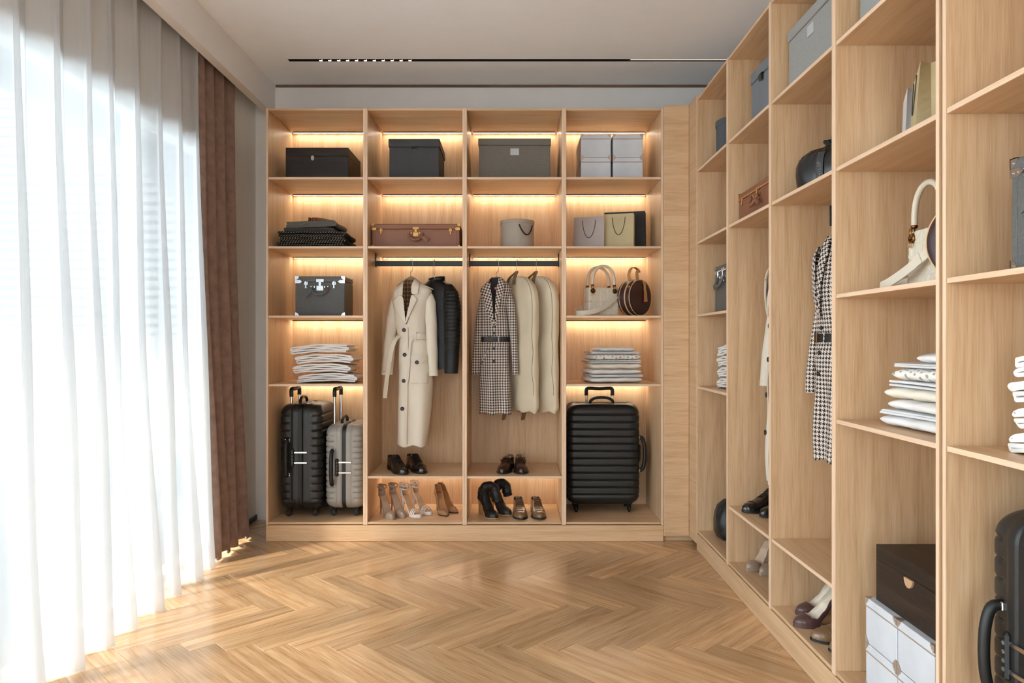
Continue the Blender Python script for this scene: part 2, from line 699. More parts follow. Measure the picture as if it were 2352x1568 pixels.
snt.links.new(tcx.outputs['Object'], wmp.inputs[0])
snt.links.new(wmp.outputs[0], wnz.inputs['Vector'])
wmr = N(snt, 'ShaderNodeMapRange')
wmr.inputs[3].default_value = .68
wmr.inputs[4].default_value = .76
snt.links.new(wnz.outputs['Fac'], wmr.inputs[0])
snt.links.new(wmr.outputs[0], m2.inputs[0])
snt.links.new(s_t.outputs[0], m2.inputs[1])
snt.links.new(m1.outputs[0], m2.inputs[2])
snt.links.new(m2.outputs[0], so.inputs[0])
VELVET = plain('velvet', (134, 109, 97), 0.85, bump=.25, bscale=700, var=.16, vscale=22, spec=.15, sheen=.35)


def curtain(y0, y1, lam, xc, amp, z0, z1, seed, kfold=.9, nper=22, nz=34, flare=0.0, hem=.006):
    rnd = random.Random(seed)
    nf = max(1, round((y1 - y0) / lam))
    la = [rnd.uniform(.82, 1.2) for _ in range(nf)]
    tot = sum(la)
    la = [a * (y1 - y0) / tot for a in la]
    ph1 = [rnd.uniform(-.5, .5) for _ in range(nf + 1)]
    am = [rnd.uniform(.8, 1.15) for _ in range(nf + 1)]
    rows = []
    for j in range(nz + 1):
        tz = j / nz                      # 0 floor .. 1 top
        z = z0 + (z1 - z0) * tz
        row = []
        y = y0
        for k in range(nf):
            for i in range(nper):
                u = i / nper
                th = 2 * pi * u
                a_ = am[k] * (1 - u) + am[k + 1] * u
                A = amp * a_ * (1.0 - .55 * tz) * (1 + .10 * sin(3.1 * z + ph1[k] * 6))
                s_ = y + la[k] * u
                wob = .012 * (1 - tz) * sin(2.3 * z + 5 * ph1[k])
                yy = s_ + la[k] * .15 * kfold * sin(2 * th + .5 * ph1[k]) * (1 - .25 * tz) + wob
                xx = xc + A * sin(th + .35 * ph1[k] * (1 - tz)) + .25 * A * sin(2 * th + ph1[k]) + flare * (1 - tz) ** 2
                zz = z + (hem * sin(th * 2 + ph1[k] * 9) + hem if j == 0 else 0)
                row.append((xx, yy, zz))
            y += la[k]
        rows.append(row)
    return MB().grid(rows)


o = curtain(1.55, 4.00, .205, -1.704, .056, .003, 2.90, 5, kfold=1.2, flare=.075, hem=.003).build('sheer_curtain', sh, None, 80)
tag(o, 'white translucent sheer curtain falling in folds across the tall window', 'curtain')
vc = curtain(3.93, 4.50, .130, -1.703, .040, .016, 2.90, 11, kfold=.8, flare=.075, hem=.010).build('velvet_curtain', VELVET, None, 80)
tag(vc, 'brown velvet curtain gathered at the end of the window', 'curtain')
sm_ = vc.modifiers.new('thick', 'SOLIDIFY')
sm_.thickness = .003

# ================================================================== WARDROBE UNITS
D = 0.51
T = 0.0135
ZT = 2.621
SH = [2.2045, 1.7866, 1.367, .952]
ALU = plain('strip_profile', (92, 72, 50), 0.4, metal=.4)


def led_strip(root, W, z):
    """slim profile under a shelf, along the back panel, washing the back panel"""
    yb = D - .009
    m = MB()
    x0, x1 = T + .012, W - T - .012
    m.box(x0, x1, yb - .050, yb - .0475, z - .0066, z)
    m.box(x0, x1, yb - .047, yb - .020, z - .0025, z)
    st = m.build('light_strip', ALU, root)
    MB().box(x0 + .002, x1 - .002, yb - .0455, yb - .030, z - .0050, z - .0026).build('diffuser', LED, st)


def unit(name, label, loc, rz, W, shelves, lit, rail, group):
    r = thing(name, label, 'wardrobe', loc, rz, group)
    for x in (0, W - T):
        sp_o = MB().box(x, x + T - .0004, .0012, D, .1015, ZT, .0006).build('side_panel', OAK['z'], r)
        MB().box(x, x + T - .0004, 0, .0012, .1015, ZT, .0005).build('edge_band', OAKE['z'], sp_o)
    x0, x1 = T + .0012, W - T - .0016
    MB().box(x0, x1, .003, D - .009, ZT - T, ZT - .0005, .001).build('top_panel', OAK['x'], r)
    MB().box(x0, x1, .003, D - .009, .1035, .117, .001).build('bottom_panel', OAK['x'], r)
    MB().box(T, W - T, D - .008, D, .1025, ZT - .001).build('back_panel', OAK['z'], r)
    for z in shelves:
        sh_o = MB().box(x0, x1, .0042, D - .009, z - T, z, .0006).build('shelf', OAK['x'], r)
        MB().box(x0, x1, .003, .0042, z - T, z, .0005).build('edge_band', OAKE['x'], sh_o)
    if lit:
        for z in [ZT] + list(shelves):
            led_strip(r, W, z - T)
    if rail:
        zr = 1.709
        ra = MB().box(T + .004, W - T - .004, .252, .268, zr - .017, zr + .017, .002).build('hanging_rail', BLACKM, r)
        for x in (T + .0005, W - T - .0065):
            MB().box(x, x + .006, .242, .278, zr - .022, 1.786 - T - .001, .001).build('rail_bracket', BLACKM, ra)
    return r


WB = .6009
XB = -1.488
YC = 4.40
U5 = SH
U3 = [SH[0], SH[1], .395]
unit('wardrobe_unit', 'back wardrobe unit with two upright suitcases at its foot, nearest the curtain', (XB, YC, 0), 0, WB, U5, True, False, 'lit oak wardrobe units along the back wall')
unit('wardrobe_unit', 'back wardrobe unit holding the cream trench coat and a black jacket', (XB + WB, YC, 0), 0, WB, U3, True, True, 'lit oak wardrobe units along the back wall')
unit('wardrobe_unit', 'back wardrobe unit holding a houndstooth coat and two garment bags', (XB + 2 * WB, YC, 0), 0, WB, U3, True, True, 'lit oak wardrobe units along the back wall')
unit('wardrobe_unit', 'back wardrobe unit with shopping bags and one wide black suitcase', (XB + 3 * WB, YC, 0), 0, WB, U5, True, False, 'lit oak wardrobe units along the back wall')
XRC = 1.072
WR = .599
R0 = 4.2235
RG = 'unlit oak wardrobe units along the right wall'
unit('wardrobe_unit', 'right wall wardrobe unit beside the corner panel, narrowest in view', (XRC, R0, 0), -pi / 2, WR, U5, False, False, RG)
unit('wardrobe_unit', 'right wall wardrobe unit with the brown suitcase and black lace-up shoes', (XRC, R0 - WR, 0), -pi / 2, WR, U3, False, True, RG)
unit('wardrobe_unit', 'right wall wardrobe unit with houndstooth coat and dark plum pumps', (XRC, R0 - 2 * WR, 0), -pi / 2, WR, U3, False, True, RG)
unit('wardrobe_unit', 'right wall wardrobe unit with white handbag, linen stack and dark wooden box', (XRC, R0 - 3 * WR, 0), -pi / 2, WR, U5, False, False, RG)
R5 = R0 - 4 * WR - .015
unit('wardrobe_unit', 'wardrobe unit at the right edge of the photo with black suitcase', (XRC, R5, 0), -pi / 2, WR, U5, False, False, RG)
pb = MB().box(0, 4 * WB, 0, .018, 0.001, .0985, .0012).build('plinth', OAK['x'], None, loc=(XB, YC, 0))
tag(pb, 'oak plinth under the back wardrobe units', 'plinth')
pr = MB().box(0, 4 * WR, 0, .018, 0.001, .0985, .0012).build('plinth', OAK['x'], None, loc=(XRC, R0, 0), rz=-pi / 2)
tag(pr, 'long oak plinth under the right wall wardrobe units', 'plinth')
pr5 = MB().box(0, WR, 0, .018, 0.001, .0985, .0012).build('plinth', OAK['x'], None, loc=(XRC, R5, 0), rz=-pi / 2)
tag(pr5, 'oak plinth under the wardrobe unit at the right edge', 'plinth')
fa = MB().box(0, .151, 0, .018, .038, 2.634, .0012).build('corner_panel', OAK['x'], None, loc=(.9165, 4.385, 0))
tag(fa, 'tall plain oak corner panel facing the room beside the lit wardrobe', 'panel')
fb = MB().box(0, .158, 0, .018, .038, 2.636, .0012).build('corner_panel', OAK['x'], None, loc=(1.068, 4.384, 0), rz=-pi / 2)
tag(fb, 'narrow oak corner panel joining the right wall wardrobe', 'panel')
tk = MB().box(.9165, 1.10, 4.425, 4.44, .001, .037).build('toe_kick', OAK['x'], None)
tag(tk, 'recessed oak toe board under the corner panels', 'panel')

# ================================================================== BOXES, TRUNKS, BAGS
DARKW = wood('dark_wood', (22, 16, 13), (38, 29, 24), (58, 45, 36), axis='x', rough=.45)
DKBOX = plain('charcoal_card', (62, 62, 64), 0.75, bump=.1, bscale=900)
DKBOX_LIT = plain('charcoal_card_lit', (112, 117, 124), 0.75, bump=.1, bscale=900)  # the charcoal card again, window light put into its paler colour
GREYFAB = plain('grey_linen', (112, 106, 98), 0.9, bump=.5, bscale=500, var=.12, vscale=260)
LINEN2 = plain('pale_grey_linen', (148, 148, 146), 0.9, bump=.5, bscale=500, var=.10, vscale=260)
FELT = plain('charcoal_felt', (86, 90, 96), 0.95, bump=.6, bscale=350, var=.25, vscale=300)
TAUPECARD = plain('taupe_card', (166, 155, 142), 0.75, bump=.1, bscale=700)
SILVER = plain('silver_metal', (205, 207, 210), 0.25, metal=1.0, var=.03)
GOLD = plain('brass_metal', (196, 150, 92), 0.28, metal=1.0, var=.05)
COPPER = plain('aged_brass', (110, 74, 44), 0.32, metal=1.0, var=.2, vscale=60)
ROSE = plain('satin_nickel', (186, 170, 158), 0.35, metal=.5, var=.04)
BLKLEA = plain('black_leather', (22, 22, 23), 0.42, bump=.35, bscale=420, var=.15)
BLKSMO = plain('smooth_black_leather', (18, 17, 17), 0.22, bump=.05, bscale=200, var=.1)
BRNLEA = plain('brown_leather', (132, 84, 60), 0.5, bump=.3, bscale=600, var=.07)
GRYLEA = plain('grey_grained_leather', (92, 92, 90), 0.55, bump=.7, bscale=420, var=.14, vscale=200)
CARDW = plain('pale_grey_card', (200, 203, 209), 0.6, bump=.05, bscale=900)
TAG = plain('grey_tag', (176, 178, 180), 0.6)
ROPE = plain('black_rope', (34, 33, 32), 0.85, bump=.6, bscale=900)
ZEROV = (0, 0, 0)


def wood_box(label, w_, d_, h_, pull):
    r = thing('wooden_box', label, 'box')
    sp = h_ * .74
    MB().box(-w_ / 2, w_ / 2, -d_ / 2, d_ / 2, 0, sp - .0006, .0012).build('box_body', DARKW, r)
    MB().box(-w_ / 2, w_ / 2, -d_ / 2, d_ / 2, sp, h_, .0015).build('lid', DARKW, r)
    y = -d_ / 2
    if pull == 'key':
        z = sp - .012
        e = MB()
        e.lathe([(.0035, y - .0015), (.0035, y - .003), (.0105, y - .003), (.0115, y + .0005)], 20, (-.027, 0, z), 'y', 1.0, 1.45)
        kp = e.build('keyhole_plate', SILVER, r, 40)
        MB().lathe([(.004, y - .0008), (.004, y + .0004)], 12, (-.027, 0, z + .003), 'y').box(-.0285, -.0255, y - .0008, y + .0004, z - .009, z + .003).build('keyhole', BLACKM, kp)
    else:
        poly = [(.022 * cos(a), sp - .002 + .026 * sin(a)) for a in [pi + pi * k / 16 for k in range(17)]]
        MB().prism(poly, y - .006, y + .0005).build('half_round_pull', plain('tan_leather_pull', (186, 150, 116), .5), r)
    return r


def lidded_box(name, label, w_, d_, h_, lh, mat, tab):
    r = thing(name, label, 'box')
    MB().box(-w_ / 2 + .005, w_ / 2 - .005, -d_ / 2 + .005, d_ / 2 - .005, 0, h_ - lh - .0004, .003).build('box_body', mat, r)
    MB().box(-w_ / 2, w_ / 2, -d_ / 2, d_ / 2, h_ - lh, h_, .003).build('lid', mat, r)
    y = -d_ / 2
    if tab == 'tab':
        tb = MB()
        tb.ribbon([(0, y + .004, h_ - lh + .002), (0, y - .006, h_ - lh - .002), (0, y - .008, h_ - lh - .018), (0, y - .004, h_ - lh - .031)], (1, 0, 0), .034, .004)
        tb.build('leather_tab', BLKLEA, r)
    elif tab == 'tag':
        MB().box(-.027, .027, y + .0005, y + .0046, h_ - lh - .062, h_ - lh - .021, .0008).build('label_plate', TAG, r)
    return r


def round_box(label, rad, h_, mat, rope=True, lid=.022):
    r = thing('round_box', label, 'box')
    MB().lathe([(rad - .006, 0), (rad - .004, .002), (rad - .004, h_ - lid)], 48).build('box_body', mat, r, 40)
    MB().lathe([(rad - .004, h_ - lid), (rad, h_ - lid), (rad, h_ - .002), (rad - .003, h_), (.0001, h_ + .001)], 48).build('lid', mat, r, 40)
    if rope:
        pts = []
        for k in range(21):
            u = k / 20
            a = radians(-84 + 52 * u)
            z = h_ - .036 - .062 * sin(pi * u) ** .8 - .0 * u
            pts.append(((rad + .002) * cos(a), (rad + .002 + .006 * sin(pi * u)) * sin(a), z))
        MB().tube(pts, .0042, 8).build('rope_handle', ROPE, r, 60)
    return r


def quarter(cx, cz, sx, sz, R, n=6):
    """corner plate outline in 2D with a round inner side"""
    pts = [(cx, cz)]
    for k in range(n + 1):
        a = pi / 2 * k / n
        pts.append((cx + sx * R * cos(a), cz + sz * R * sin(a)))
    return pts


def trunk(label, w_, d_, h_, lea, met, lidf, handle_drop=.05, tagside=1, name='trunk'):
    r = thing(name, label, 'suitcase' if h_ < .2 else 'trunk')
    zl = h_ * (1 - lidf)
    x0, x1, y0, y1 = -w_ / 2, w_ / 2, -d_ / 2, d_ / 2
    MB().box(x0, x1, y0, y1, 0.0015, zl - .0012, .004).build('case_body', lea, r)
    MB().box(x0, x1, y0, y1, zl, h_, .004).build('lid', lea, r)
    bd = MB()
    for (a0, a1, b0, b1) in ((x0 + .018, x0 + .021, .012, zl - .012), (x1 - .021, x1 - .018, .012, zl - .012), (x0 + .018, x1 - .018, .010, .0125), (x0 + .018, x1 - .018, zl - .014, zl - .0115)):
        bd.box(a0, a1, y0 - .0012, y0 + .001, b0, b1, .0005)
    bd.build('edge_piping', lea, r)
    c = .024 if h_ > .2 else .017
    for sx in (-1, 1):
        for sz in (-1, 1):
            for sy in (-1, 1):
                cx, cy, cz = sx * w_ / 2, sy * d_ / 2, (h_ if sz > 0 else .0)
                m = MB()
                e = .0016
                m.prism([(a + sx * e, b + (e if sz > 0 else 0.0)) for a, b in quarter(cx, cz, -sx, -sz, c)], cy + sy * e, cy - sy * .0006)
                m.prism([(a + sy * e, b + (e if sz > 0 else 0.0)) for a, b in quarter(cy, cz, -sy, -sz, c)], cx + sx * e, cx - sx * .0006, 'x')
                if sz > 0:
                    m.prism([(a + sx * e, b + sy * e) for a, b in quarter(cx, cy, -sx, -sy, c)], cz + e, cz - .0006, 'z')
                m.ball((cx - sx * c * .42, cy + sy * e, cz - sz * c * .42), .0024, 8, 4)
                m.build('corner_cap', met, r)
    pw, ph = (.042, .020) if h_ > .2 else (.030, .0155)
    for sx in (-1, 1):
        xx = sx * w_ / 2
        poly = [(xx + sx * .001, zl - ph * .45), (xx - sx * pw * .7, zl - ph * .45), (xx - sx * pw, zl + ph * .05), (xx - sx * pw * .7, zl + ph * .55), (xx + sx * .001, zl + ph * .55)]
        m = MB().prism(poly, y0 - .0022, y0 + .0005)
        m.ball((xx - sx * pw * .25, y0 - .0022, zl + ph * .05), .0022, 8, 4)
        m.ball((xx - sx * pw * .62, y0 - .0022, zl + ph * .05), .0022, 8, 4)
        m.build('corner_plate', met, r)
        # spring latch
        lx = sx * w_ * (.285 if h_ > .2 else .395)
        s_ = 1.0 if h_ > .2 else .78
        m = MB()
        m.box(lx - .0125 * s_, lx + .0125 * s_, y0 - .003, y0 + .0005, zl - .020 * s_, zl + .0005, .001)
        m.box(lx - .005 * s_, lx + .005 * s_, y0 - .0065, y0 - .002, zl - .041 * s_, zl + .004, .0015)
        for k in (-1, 1):
            m.ball((lx + k * .0115 * s_, y0 - .003, zl - .006 * s_), .0026 * s_, 8, 4)
            m.ball((lx + k * .0115 * s_, y0 - .003, zl - .016 * s_), .0026 * s_, 8, 4)
        m.lathe([(.0062 * s_, y0 - .004), (.0062 * s_, y0 - .0005)], 12, (lx, 0, zl - .036 * s_), 'y')
        m.build('latch', met, r)
    s_ = 1.0 if h_ > .2 else .82
    lk = MB()
    lk.box(-.024 * s_, .024 * s_, y0 - .003, y0 + .0005, zl - .003 * s_, zl + .017 * s_, .0012)
    lk.box(-.009 * s_, .009 * s_, y0 - .0055, y0 - .002, zl - .028 * s_, zl + .004 * s_, .0015)
    for k in (-1, 0, 1):
        lk.ball((k * .017 * s_, y0 - .003, zl + .010 * s_), .0025 * s_, 8, 4)
    lkp = lk.build('lock_hasp', met, r)
    l2 = MB().box(-.0225 * s_, .0225 * s_, y0 - .004, y0 + .0005, zl - .056 * s_, zl - .024 * s_, .0015)
    for a in (-1, 1):
        for b in (-.030, -.050):
            l2.ball((a * .017 * s_, y0 - .004, zl + b * s_), .0025 * s_, 8, 4)
    l2.lathe([(.002 * s_, y0 - .0055), (.0075 * s_, y0 - .0055), (.0085 * s_, y0 - .003)], 16, (0, 0, zl - .049 * s_), 'y')
    l2.build('lock_plate', met, r)
    hw = .052 * s_
    zh = zl - .036 * s_
    hp = [(hw * cos(a), y0 - .014 - .016 * sin(-a), zh + handle_drop * sin(a)) for a in [pi + pi * k / 18 for k in range(19)]]
    MB().tube(hp, [.0062 + .003 * sin(pi * k / 18) for k in range(19)], 10).build('carry_handle', lea, r, 60)
    for sx in (-1, 1):
        m = MB()
        m.lathe([(.006 * s_, y0 + .0005), (.006 * s_, y0 - .004), (.0035 * s_, y0 - .006), (.0035 * s_, y0 - .018), (.0001, y0 - .019)], 10, (sx * hw, 0, zh + .004), 'y')
        m.box(sx * hw * .62 - .004, sx * hw * .62 + .004, y0 - .012, y0 + .0005, zh - .004, zh + .009, .001)
        m.build('handle_mount', met, r, 40)
    if True:
        tx, tz = tagside * .052 * s_, zh - handle_drop * .55
        a = radians(-32) if tagside > 0 else radians(212)
        ca, sa = cos(a), sin(a)
        poly = [(-.006, -.011), (.026, -.018), (.062, -.018), (.062, .018), (.026, .018), (-.006, .011)]
        poly = [(tx + (u * ca - v * sa) * s_ * .78, tz + (u * sa + v * ca) * s_ * .78) for u, v in poly]
        tg = MB().prism(poly, y0 - .026, y0 - .021).build('luggage_tag', lea, r)
        m = MB()
        m.box(-.004, .030, -.002, .0015, -.007, .007, .001)
        m.xf(Matrix.Translation((tx, y0 - .0265, tz)) @ Matrix.Rotation(-a, 4, 'Y'))
        m.build('tag_strap', lea, tg)
    st = MB()
    n = int(w_ / .0075)
    for k in range(n):
        x = x0 + .036 + (w_ - .072) * k / (n - 1)
        if abs(x) < .028 * s_:
            continue
        st.ball((x, y0 - .0003, zl + .0045), .0015 if h_ > .2 else .0021, 6, 3)
    so_ = st.build('stud_row', met, r)
    so_['kind'] = 'stuff'
    return r


def corner_steps(cx, cz, sx, sz, s):
    q = [(0, 0), (1, 0), (1, .42), (.72, .42), (.72, .72), (.42, .72), (.42, 1), (0, 1)]
    return [(cx + sx * a * s, cz + sz * b * s) for a, b in q]


def storage_box(label, w_=.186, d_=.334, h_=.1415):
    r = thing('storage_box', label, 'box')
    zl = h_ - .025
    x0, x1, y0, y1 = -w_ / 2, w_ / 2, -d_ / 2, d_ / 2
    MB().box(x0 + .001, x1 - .001, y0 + .001, y1 - .001, .0005, zl - .0025, .0015).build('box_body', CARDW, r)
    MB().box(x0, x1, y0, y1, zl, h_, .0015).build('lid', CARDW, r)
    m = MB()
    m.box(x0 - .0006, x1 + .0006, y0 - .0008, y0 + .002, zl - .0025, zl + .0012, .0004)
    m.box(x0 - .0008, x0 + .002, y0, y1, zl - .0025, zl + .0012, .0004)
    m.box(x1 - .002, x1 + .0008, y0, y1, zl - .0025, zl + .0012, .0004)
    m.build('metal_edge', ROSE, r)
    e = .0012
    for sx in (-1, 1):
        for (cz, sz) in ((h_, -1), (.0005, 1)):
            m = MB()
            cx = sx * w_ / 2
            zz = cz + (e if sz < 0 else 0)
            m.prism(corner_steps(cx + sx * e, zz, -sx, sz, .020), y0 - e, y0 + .0005)
            m.prism(corner_steps(y0 - e, zz, 1, sz, .020), cx + sx * e, cx - sx * .0005, 'x')
            if sz < 0:
                m.prism(corner_steps(cx + sx * e, y0 - e, -sx, 1, .020), cz + e, cz - .0005, 'z')
            m.build('metal_corner', ROSE, r)
    return r


def paper_bag(label, w_, d_, h_, mat, cord, lean=.02, front_cord=True):
    r = thing('paper_bag', label, 'bag')
    rows = []
    for k in range(9):
        t_ = k / 8
        dd = d_ * (1 - .35 * t_) / 2
        gi = .028 * t_ ** .7
        sl = .012 * (1 - t_) * 0
        rows.append([(-w_ / 2 - sl, -dd, h_ * t_), (w_ / 2 + sl, -dd, h_ * t_ + .0), (w_ / 2 - gi, 0, h_ * t_), (w_ / 2, dd, h_ * t_), (-w_ / 2, dd, h_ * t_), (-w_ / 2 + gi, 0, h_ * t_)])
    o = MB().grid(rows, cu=True, cap0=True).build('bag_body', mat, r)
    md = o.modifiers.new('thick', 'SOLIDIFY')
    md.thickness = .0012
    dd = d_ * .65 / 2
    for sy in ((-1, 1) if front_cord else (1,)):
        pts = []
        for k in range(25):
            u = k / 24
            x = -.3 * w_ * .72 + .6 * w_ * .72 * u
            drop = .11 * (1 - (2 * u - 1) ** 2) ** .62 if u not in (0, 1) else 0
            yy = d_ / 2 * (1 - .35 * (1 - (.022 + drop) / h_))
            pts.append((x, sy * (yy + .0035), h_ - .022 - (drop if sy < 0 else drop * .95)))
        MB().tube(pts, .0017, 6).build('cord_handle', cord, r, 60)
    return r


# ------------------------------------------------------------------ placing the boxes
S1, S2, S3, S4, SB, SS = SH[0], SH[1], SH[2], SH[3], .117, .395
E = .0006


def right_loc(px, Xf, w_, d_, z):
    """item of width w_ turned to face the room, its far front edge seen at pixel column px, front face at x = Xf"""
    Yl = Xf * F / (px - 1176.0)
    return (Xf + d_ / 2, Yl - w_ / 2, z + E)


HP = -pi / 2
o = wood_box('dark stained wooden box with small silver keyhole plate on the top shelf', .388, .36, .204, 'key')
o.location = (P(728, 339, 4.5).x, 4.68, S1 + E)
o = wood_box('dark brown wooden box with tan half-round pull standing on white boxes', .388, .36, .1735, 'pull')
o.location = right_loc(2012, 1.14, .388, .36, SB + .2855)
o.rotation_euler.z = HP

cb = lidded_box('lidded_box', 'charcoal lidded box with black tab on the lit top shelf', .318, .36, .258, .049, DKBOX, 'tab')
cb.location = (P(951, 319, 4.5).x, 4.68, S1 + E)
cb2 = lidded_box('lidded_box', 'charcoal lidded box, window light painted in, with black tab above the brown suitcase, right wall', .318, .36, .258, .049, DKBOX_LIT, 'tab')
cb2.location = right_loc(1723, 1.121, .318, .36, S1)
cb2.rotation_euler.z = HP
gb_ = lidded_box('lidded_box', 'wide grey linen lidded box with small label plate on the lit top shelf', .451, .36, .261, .041, GREYFAB, 'tag')
gb_.location = (P(1182, 318, 4.5).x, 4.68, S1 + E)
gb2 = lidded_box('lidded_box', 'pale grey linen lidded box with label plate, above the black drawstring bag', .451, .36, .261, .041, LINEN2, 'tag')
gb2.location = right_loc(1808, 1.121, .451, .36, S1)
gb2.rotation_euler.z = HP
dup(gb2, 'pale grey linen box cut by the top edge of the photo, right wall', right_loc(1970, 1.121, .451, .36, S1), HP)

o = round_box('round taupe hat box with black rope handle on the lit second shelf', .1085, .183, TAUPECARD)
o.location = (P(1188, 500, 4.60).x, 4.61, S2 + E)
o = round_box('round charcoal felt box with lid on the top shelf beside the corner panel', .112, .238, FELT, rope=False, lid=.03)
o.location = (1.255, 4.075, S1 + E)

bs = trunk('flat brown leather suitcase with brass fittings on the lit second shelf', .5416, .36, .147, BRNLEA, GOLD, .21, .042, 1, 'suitcase')
bs.location = (P(954.7, 514, 4.48).x, 4.665, S2 + E)
dup(bs, 'flat brown leather suitcase with brass fittings on the right wall wardrobe', (1.121 + .18, 3.594 - .2708, S2 + E), HP)
TW, TD, THH = .308, .235, .2495
gt_ = trunk('grey leather trunk with silver fittings on the lit back shelf', TW, TD, THH, GRYLEA, SILVER, .135, .046, -1)
gt_.location = (P(735, 634, 4.55).x, 4.55 + TD / 2, S3 + E)
dup(gt_, 'grey leather trunk with hanging tag above white towels, beside the corner panel', right_loc(1642, 1.115, TW, TD, S3), HP)
dup(gt_, 'grey leather trunk cut by the right edge of the photo', right_loc(2322, 1.12, TW, TD, S3), HP)

sbx = P(1334.3, 0, 4.5).x + .093
bx1 = storage_box('lower storage box nearer the grey linen box, pale grey card with metal corners')
bx1.location = (sbx, 4.5 + .167, S1 + E)
SG = 'pale grey storage boxes with metal corners'
bx1['group'] = SG
dup(bx1, 'upper storage box nearer the grey linen box, pale grey with metal corners', (sbx, 4.667, S1 + E + .1430), 0, SG)
dup(bx1, 'lower storage box beside the corner panel side of the lit top shelf', (sbx + .1975, 4.667, S1 + E), 0, SG)
dup(bx1, 'upper storage box beside the corner panel side of the lit top shelf', (sbx + .1975, 4.667, S1 + E + .1430), 0, SG)
yl = 1.12 * F / (1988 - 1176.0)
for k, (zz, nm) in enumerate(((0, 'bottom white storage box, left of two, under the dark wooden box'), (.143, 'upper white storage box, left of two, under the dark wooden box'))):
    dup(bx1, nm, (1.12 + .167, yl - .093, SB + E + zz), HP, SG)
for k, (zz, nm) in enumerate(((0, 'bottom white storage box, right of two, under the dark wooden box'), (.143, 'upper white storage box, right of two, under the dark wooden box'))):
    dup(bx1, nm, (1.12 + .167, yl - .093 - .190, SB + E + zz), HP, SG)

LILAC = plain('lilac_paper', (176, 164, 158), 0.7, bump=.05)
BEIGE = plain('beige_paper', (190, 172, 132), 0.65, bump=.05)
BLKPAP = plain('black_paper', (38, 37, 38), 0.6, bump=.05)
WHTPAP = plain('white_paper', (206, 204, 204), 0.7)
CORD = plain('dark_cord', (58, 54, 46), 0.8)
PG = 'paper shopping bags'
o = paper_bag('black paper bag standing behind the two lighter paper bags', .262, .11, .262, BLKPAP, ROPE)
o.location = (P(1437, 0, 4.72).x, 4.745, S2 + E)
o.rotation_euler.z = radians(-14)
o = paper_bag('lilac grey paper bag with dark cord handle on the lit shelf', .192, .085, .202, LILAC, CORD)
o.location = (P(1356, 0, 4.55).x, 4.575, S2 + E)
o.rotation_euler.z = radians(-17)
gbag = paper_bag('beige paper bag with dark cord handle standing before the black bag', .186, .085, .218, BEIGE, CORD)
gbag.location = (P(1422, 0, 4.56).x, 4.555, S2 + E)
gbag.rotation_euler.z = radians(-15)
dup(gbag, 'beige paper bag on the right wall above the white handbag', (1.200, 2.098, S2 + E), HP - radians(24), scale=(1.0, 1.0, .93))
o = paper_bag('white paper bag peeping out beside the beige bag on the right wall', .15, .05, .2, WHTPAP, CORD, front_cord=False)
o.location = (1.256, 2.288, S2 + E)
o.rotation_euler.z = HP - radians(24)
for k_ in [x for x in bpy.data.objects if x.name.startswith('paper_bag')]:
    k_['group'] = PG

# ------------------------------------------------------------------ quilted handbag
CREAM = plain('cream_leather', (214, 203, 184), 0.5, bump=.25, bscale=500, var=.04)


def seg_quilt(s, z):
    """relief of a cane-work quilting at arc length s, height z"""
    p = .046
    d = 1.0
    for q in ((s + z), (s - z)):
        f = abs(((q / p) % 1.0) - .5) * p * 2
        d = min(d, abs(p - f) / 1.414 if False else (p / 2 - abs(((q + p / 2) % p) - p / 2)) / 1.0 if False else abs(((q + p / 2) % p) - p / 2))
    for q in (s, z):
        v = abs(((q + p / 2) % p) - p / 2)
        d = min(d, abs(v - .0035))
    return -.0030 * exp(-(d / .0019) ** 2)


hb = thing('handbag', 'cream quilted leather handbag with two arched handles on the lit shelf', 'handbag')
bw, bd_, bh = .205, .115, .178
rows = []
R_ = .012


def rrect(w_, d_, R, n_side, n_front, n_c=4):
    """closed rounded rectangle: list of (x, y, nx, ny, arc)"""
    pts = []
    cs = [(w_ / 2 - R, -d_ / 2 + R, -90), (w_ / 2 - R, d_ / 2 - R, 0), (-w_ / 2 + R, d_ / 2 - R, 90), (-w_ / 2 + R, -d_ / 2 + R, 180)]
    for q, (cx, cy, a0) in enumerate(cs):
        for k in range(n_c + 1):
            a = radians(a0 + 90 * k / n_c)
            pts.append((cx + R * cos(a), cy + R * sin(a), cos(a), sin(a)))
        nx_ = n_side if q % 2 == 0 else n_front
        c2 = cs[(q + 1) % 4]
        a = radians(a0 + 90)
        e0 = (cx + R * cos(a), cy + R * sin(a))
        e1_ = (c2[0] + R * cos(a), c2[1] + R * sin(a))
        for k in range(1, nx_):
            u = k / nx_
            pts.append((e0[0] + (e1_[0] - e0[0]) * u, e0[1] + (e1_[1] - e0[1]) * u, cos(a), sin(a)))
    return pts


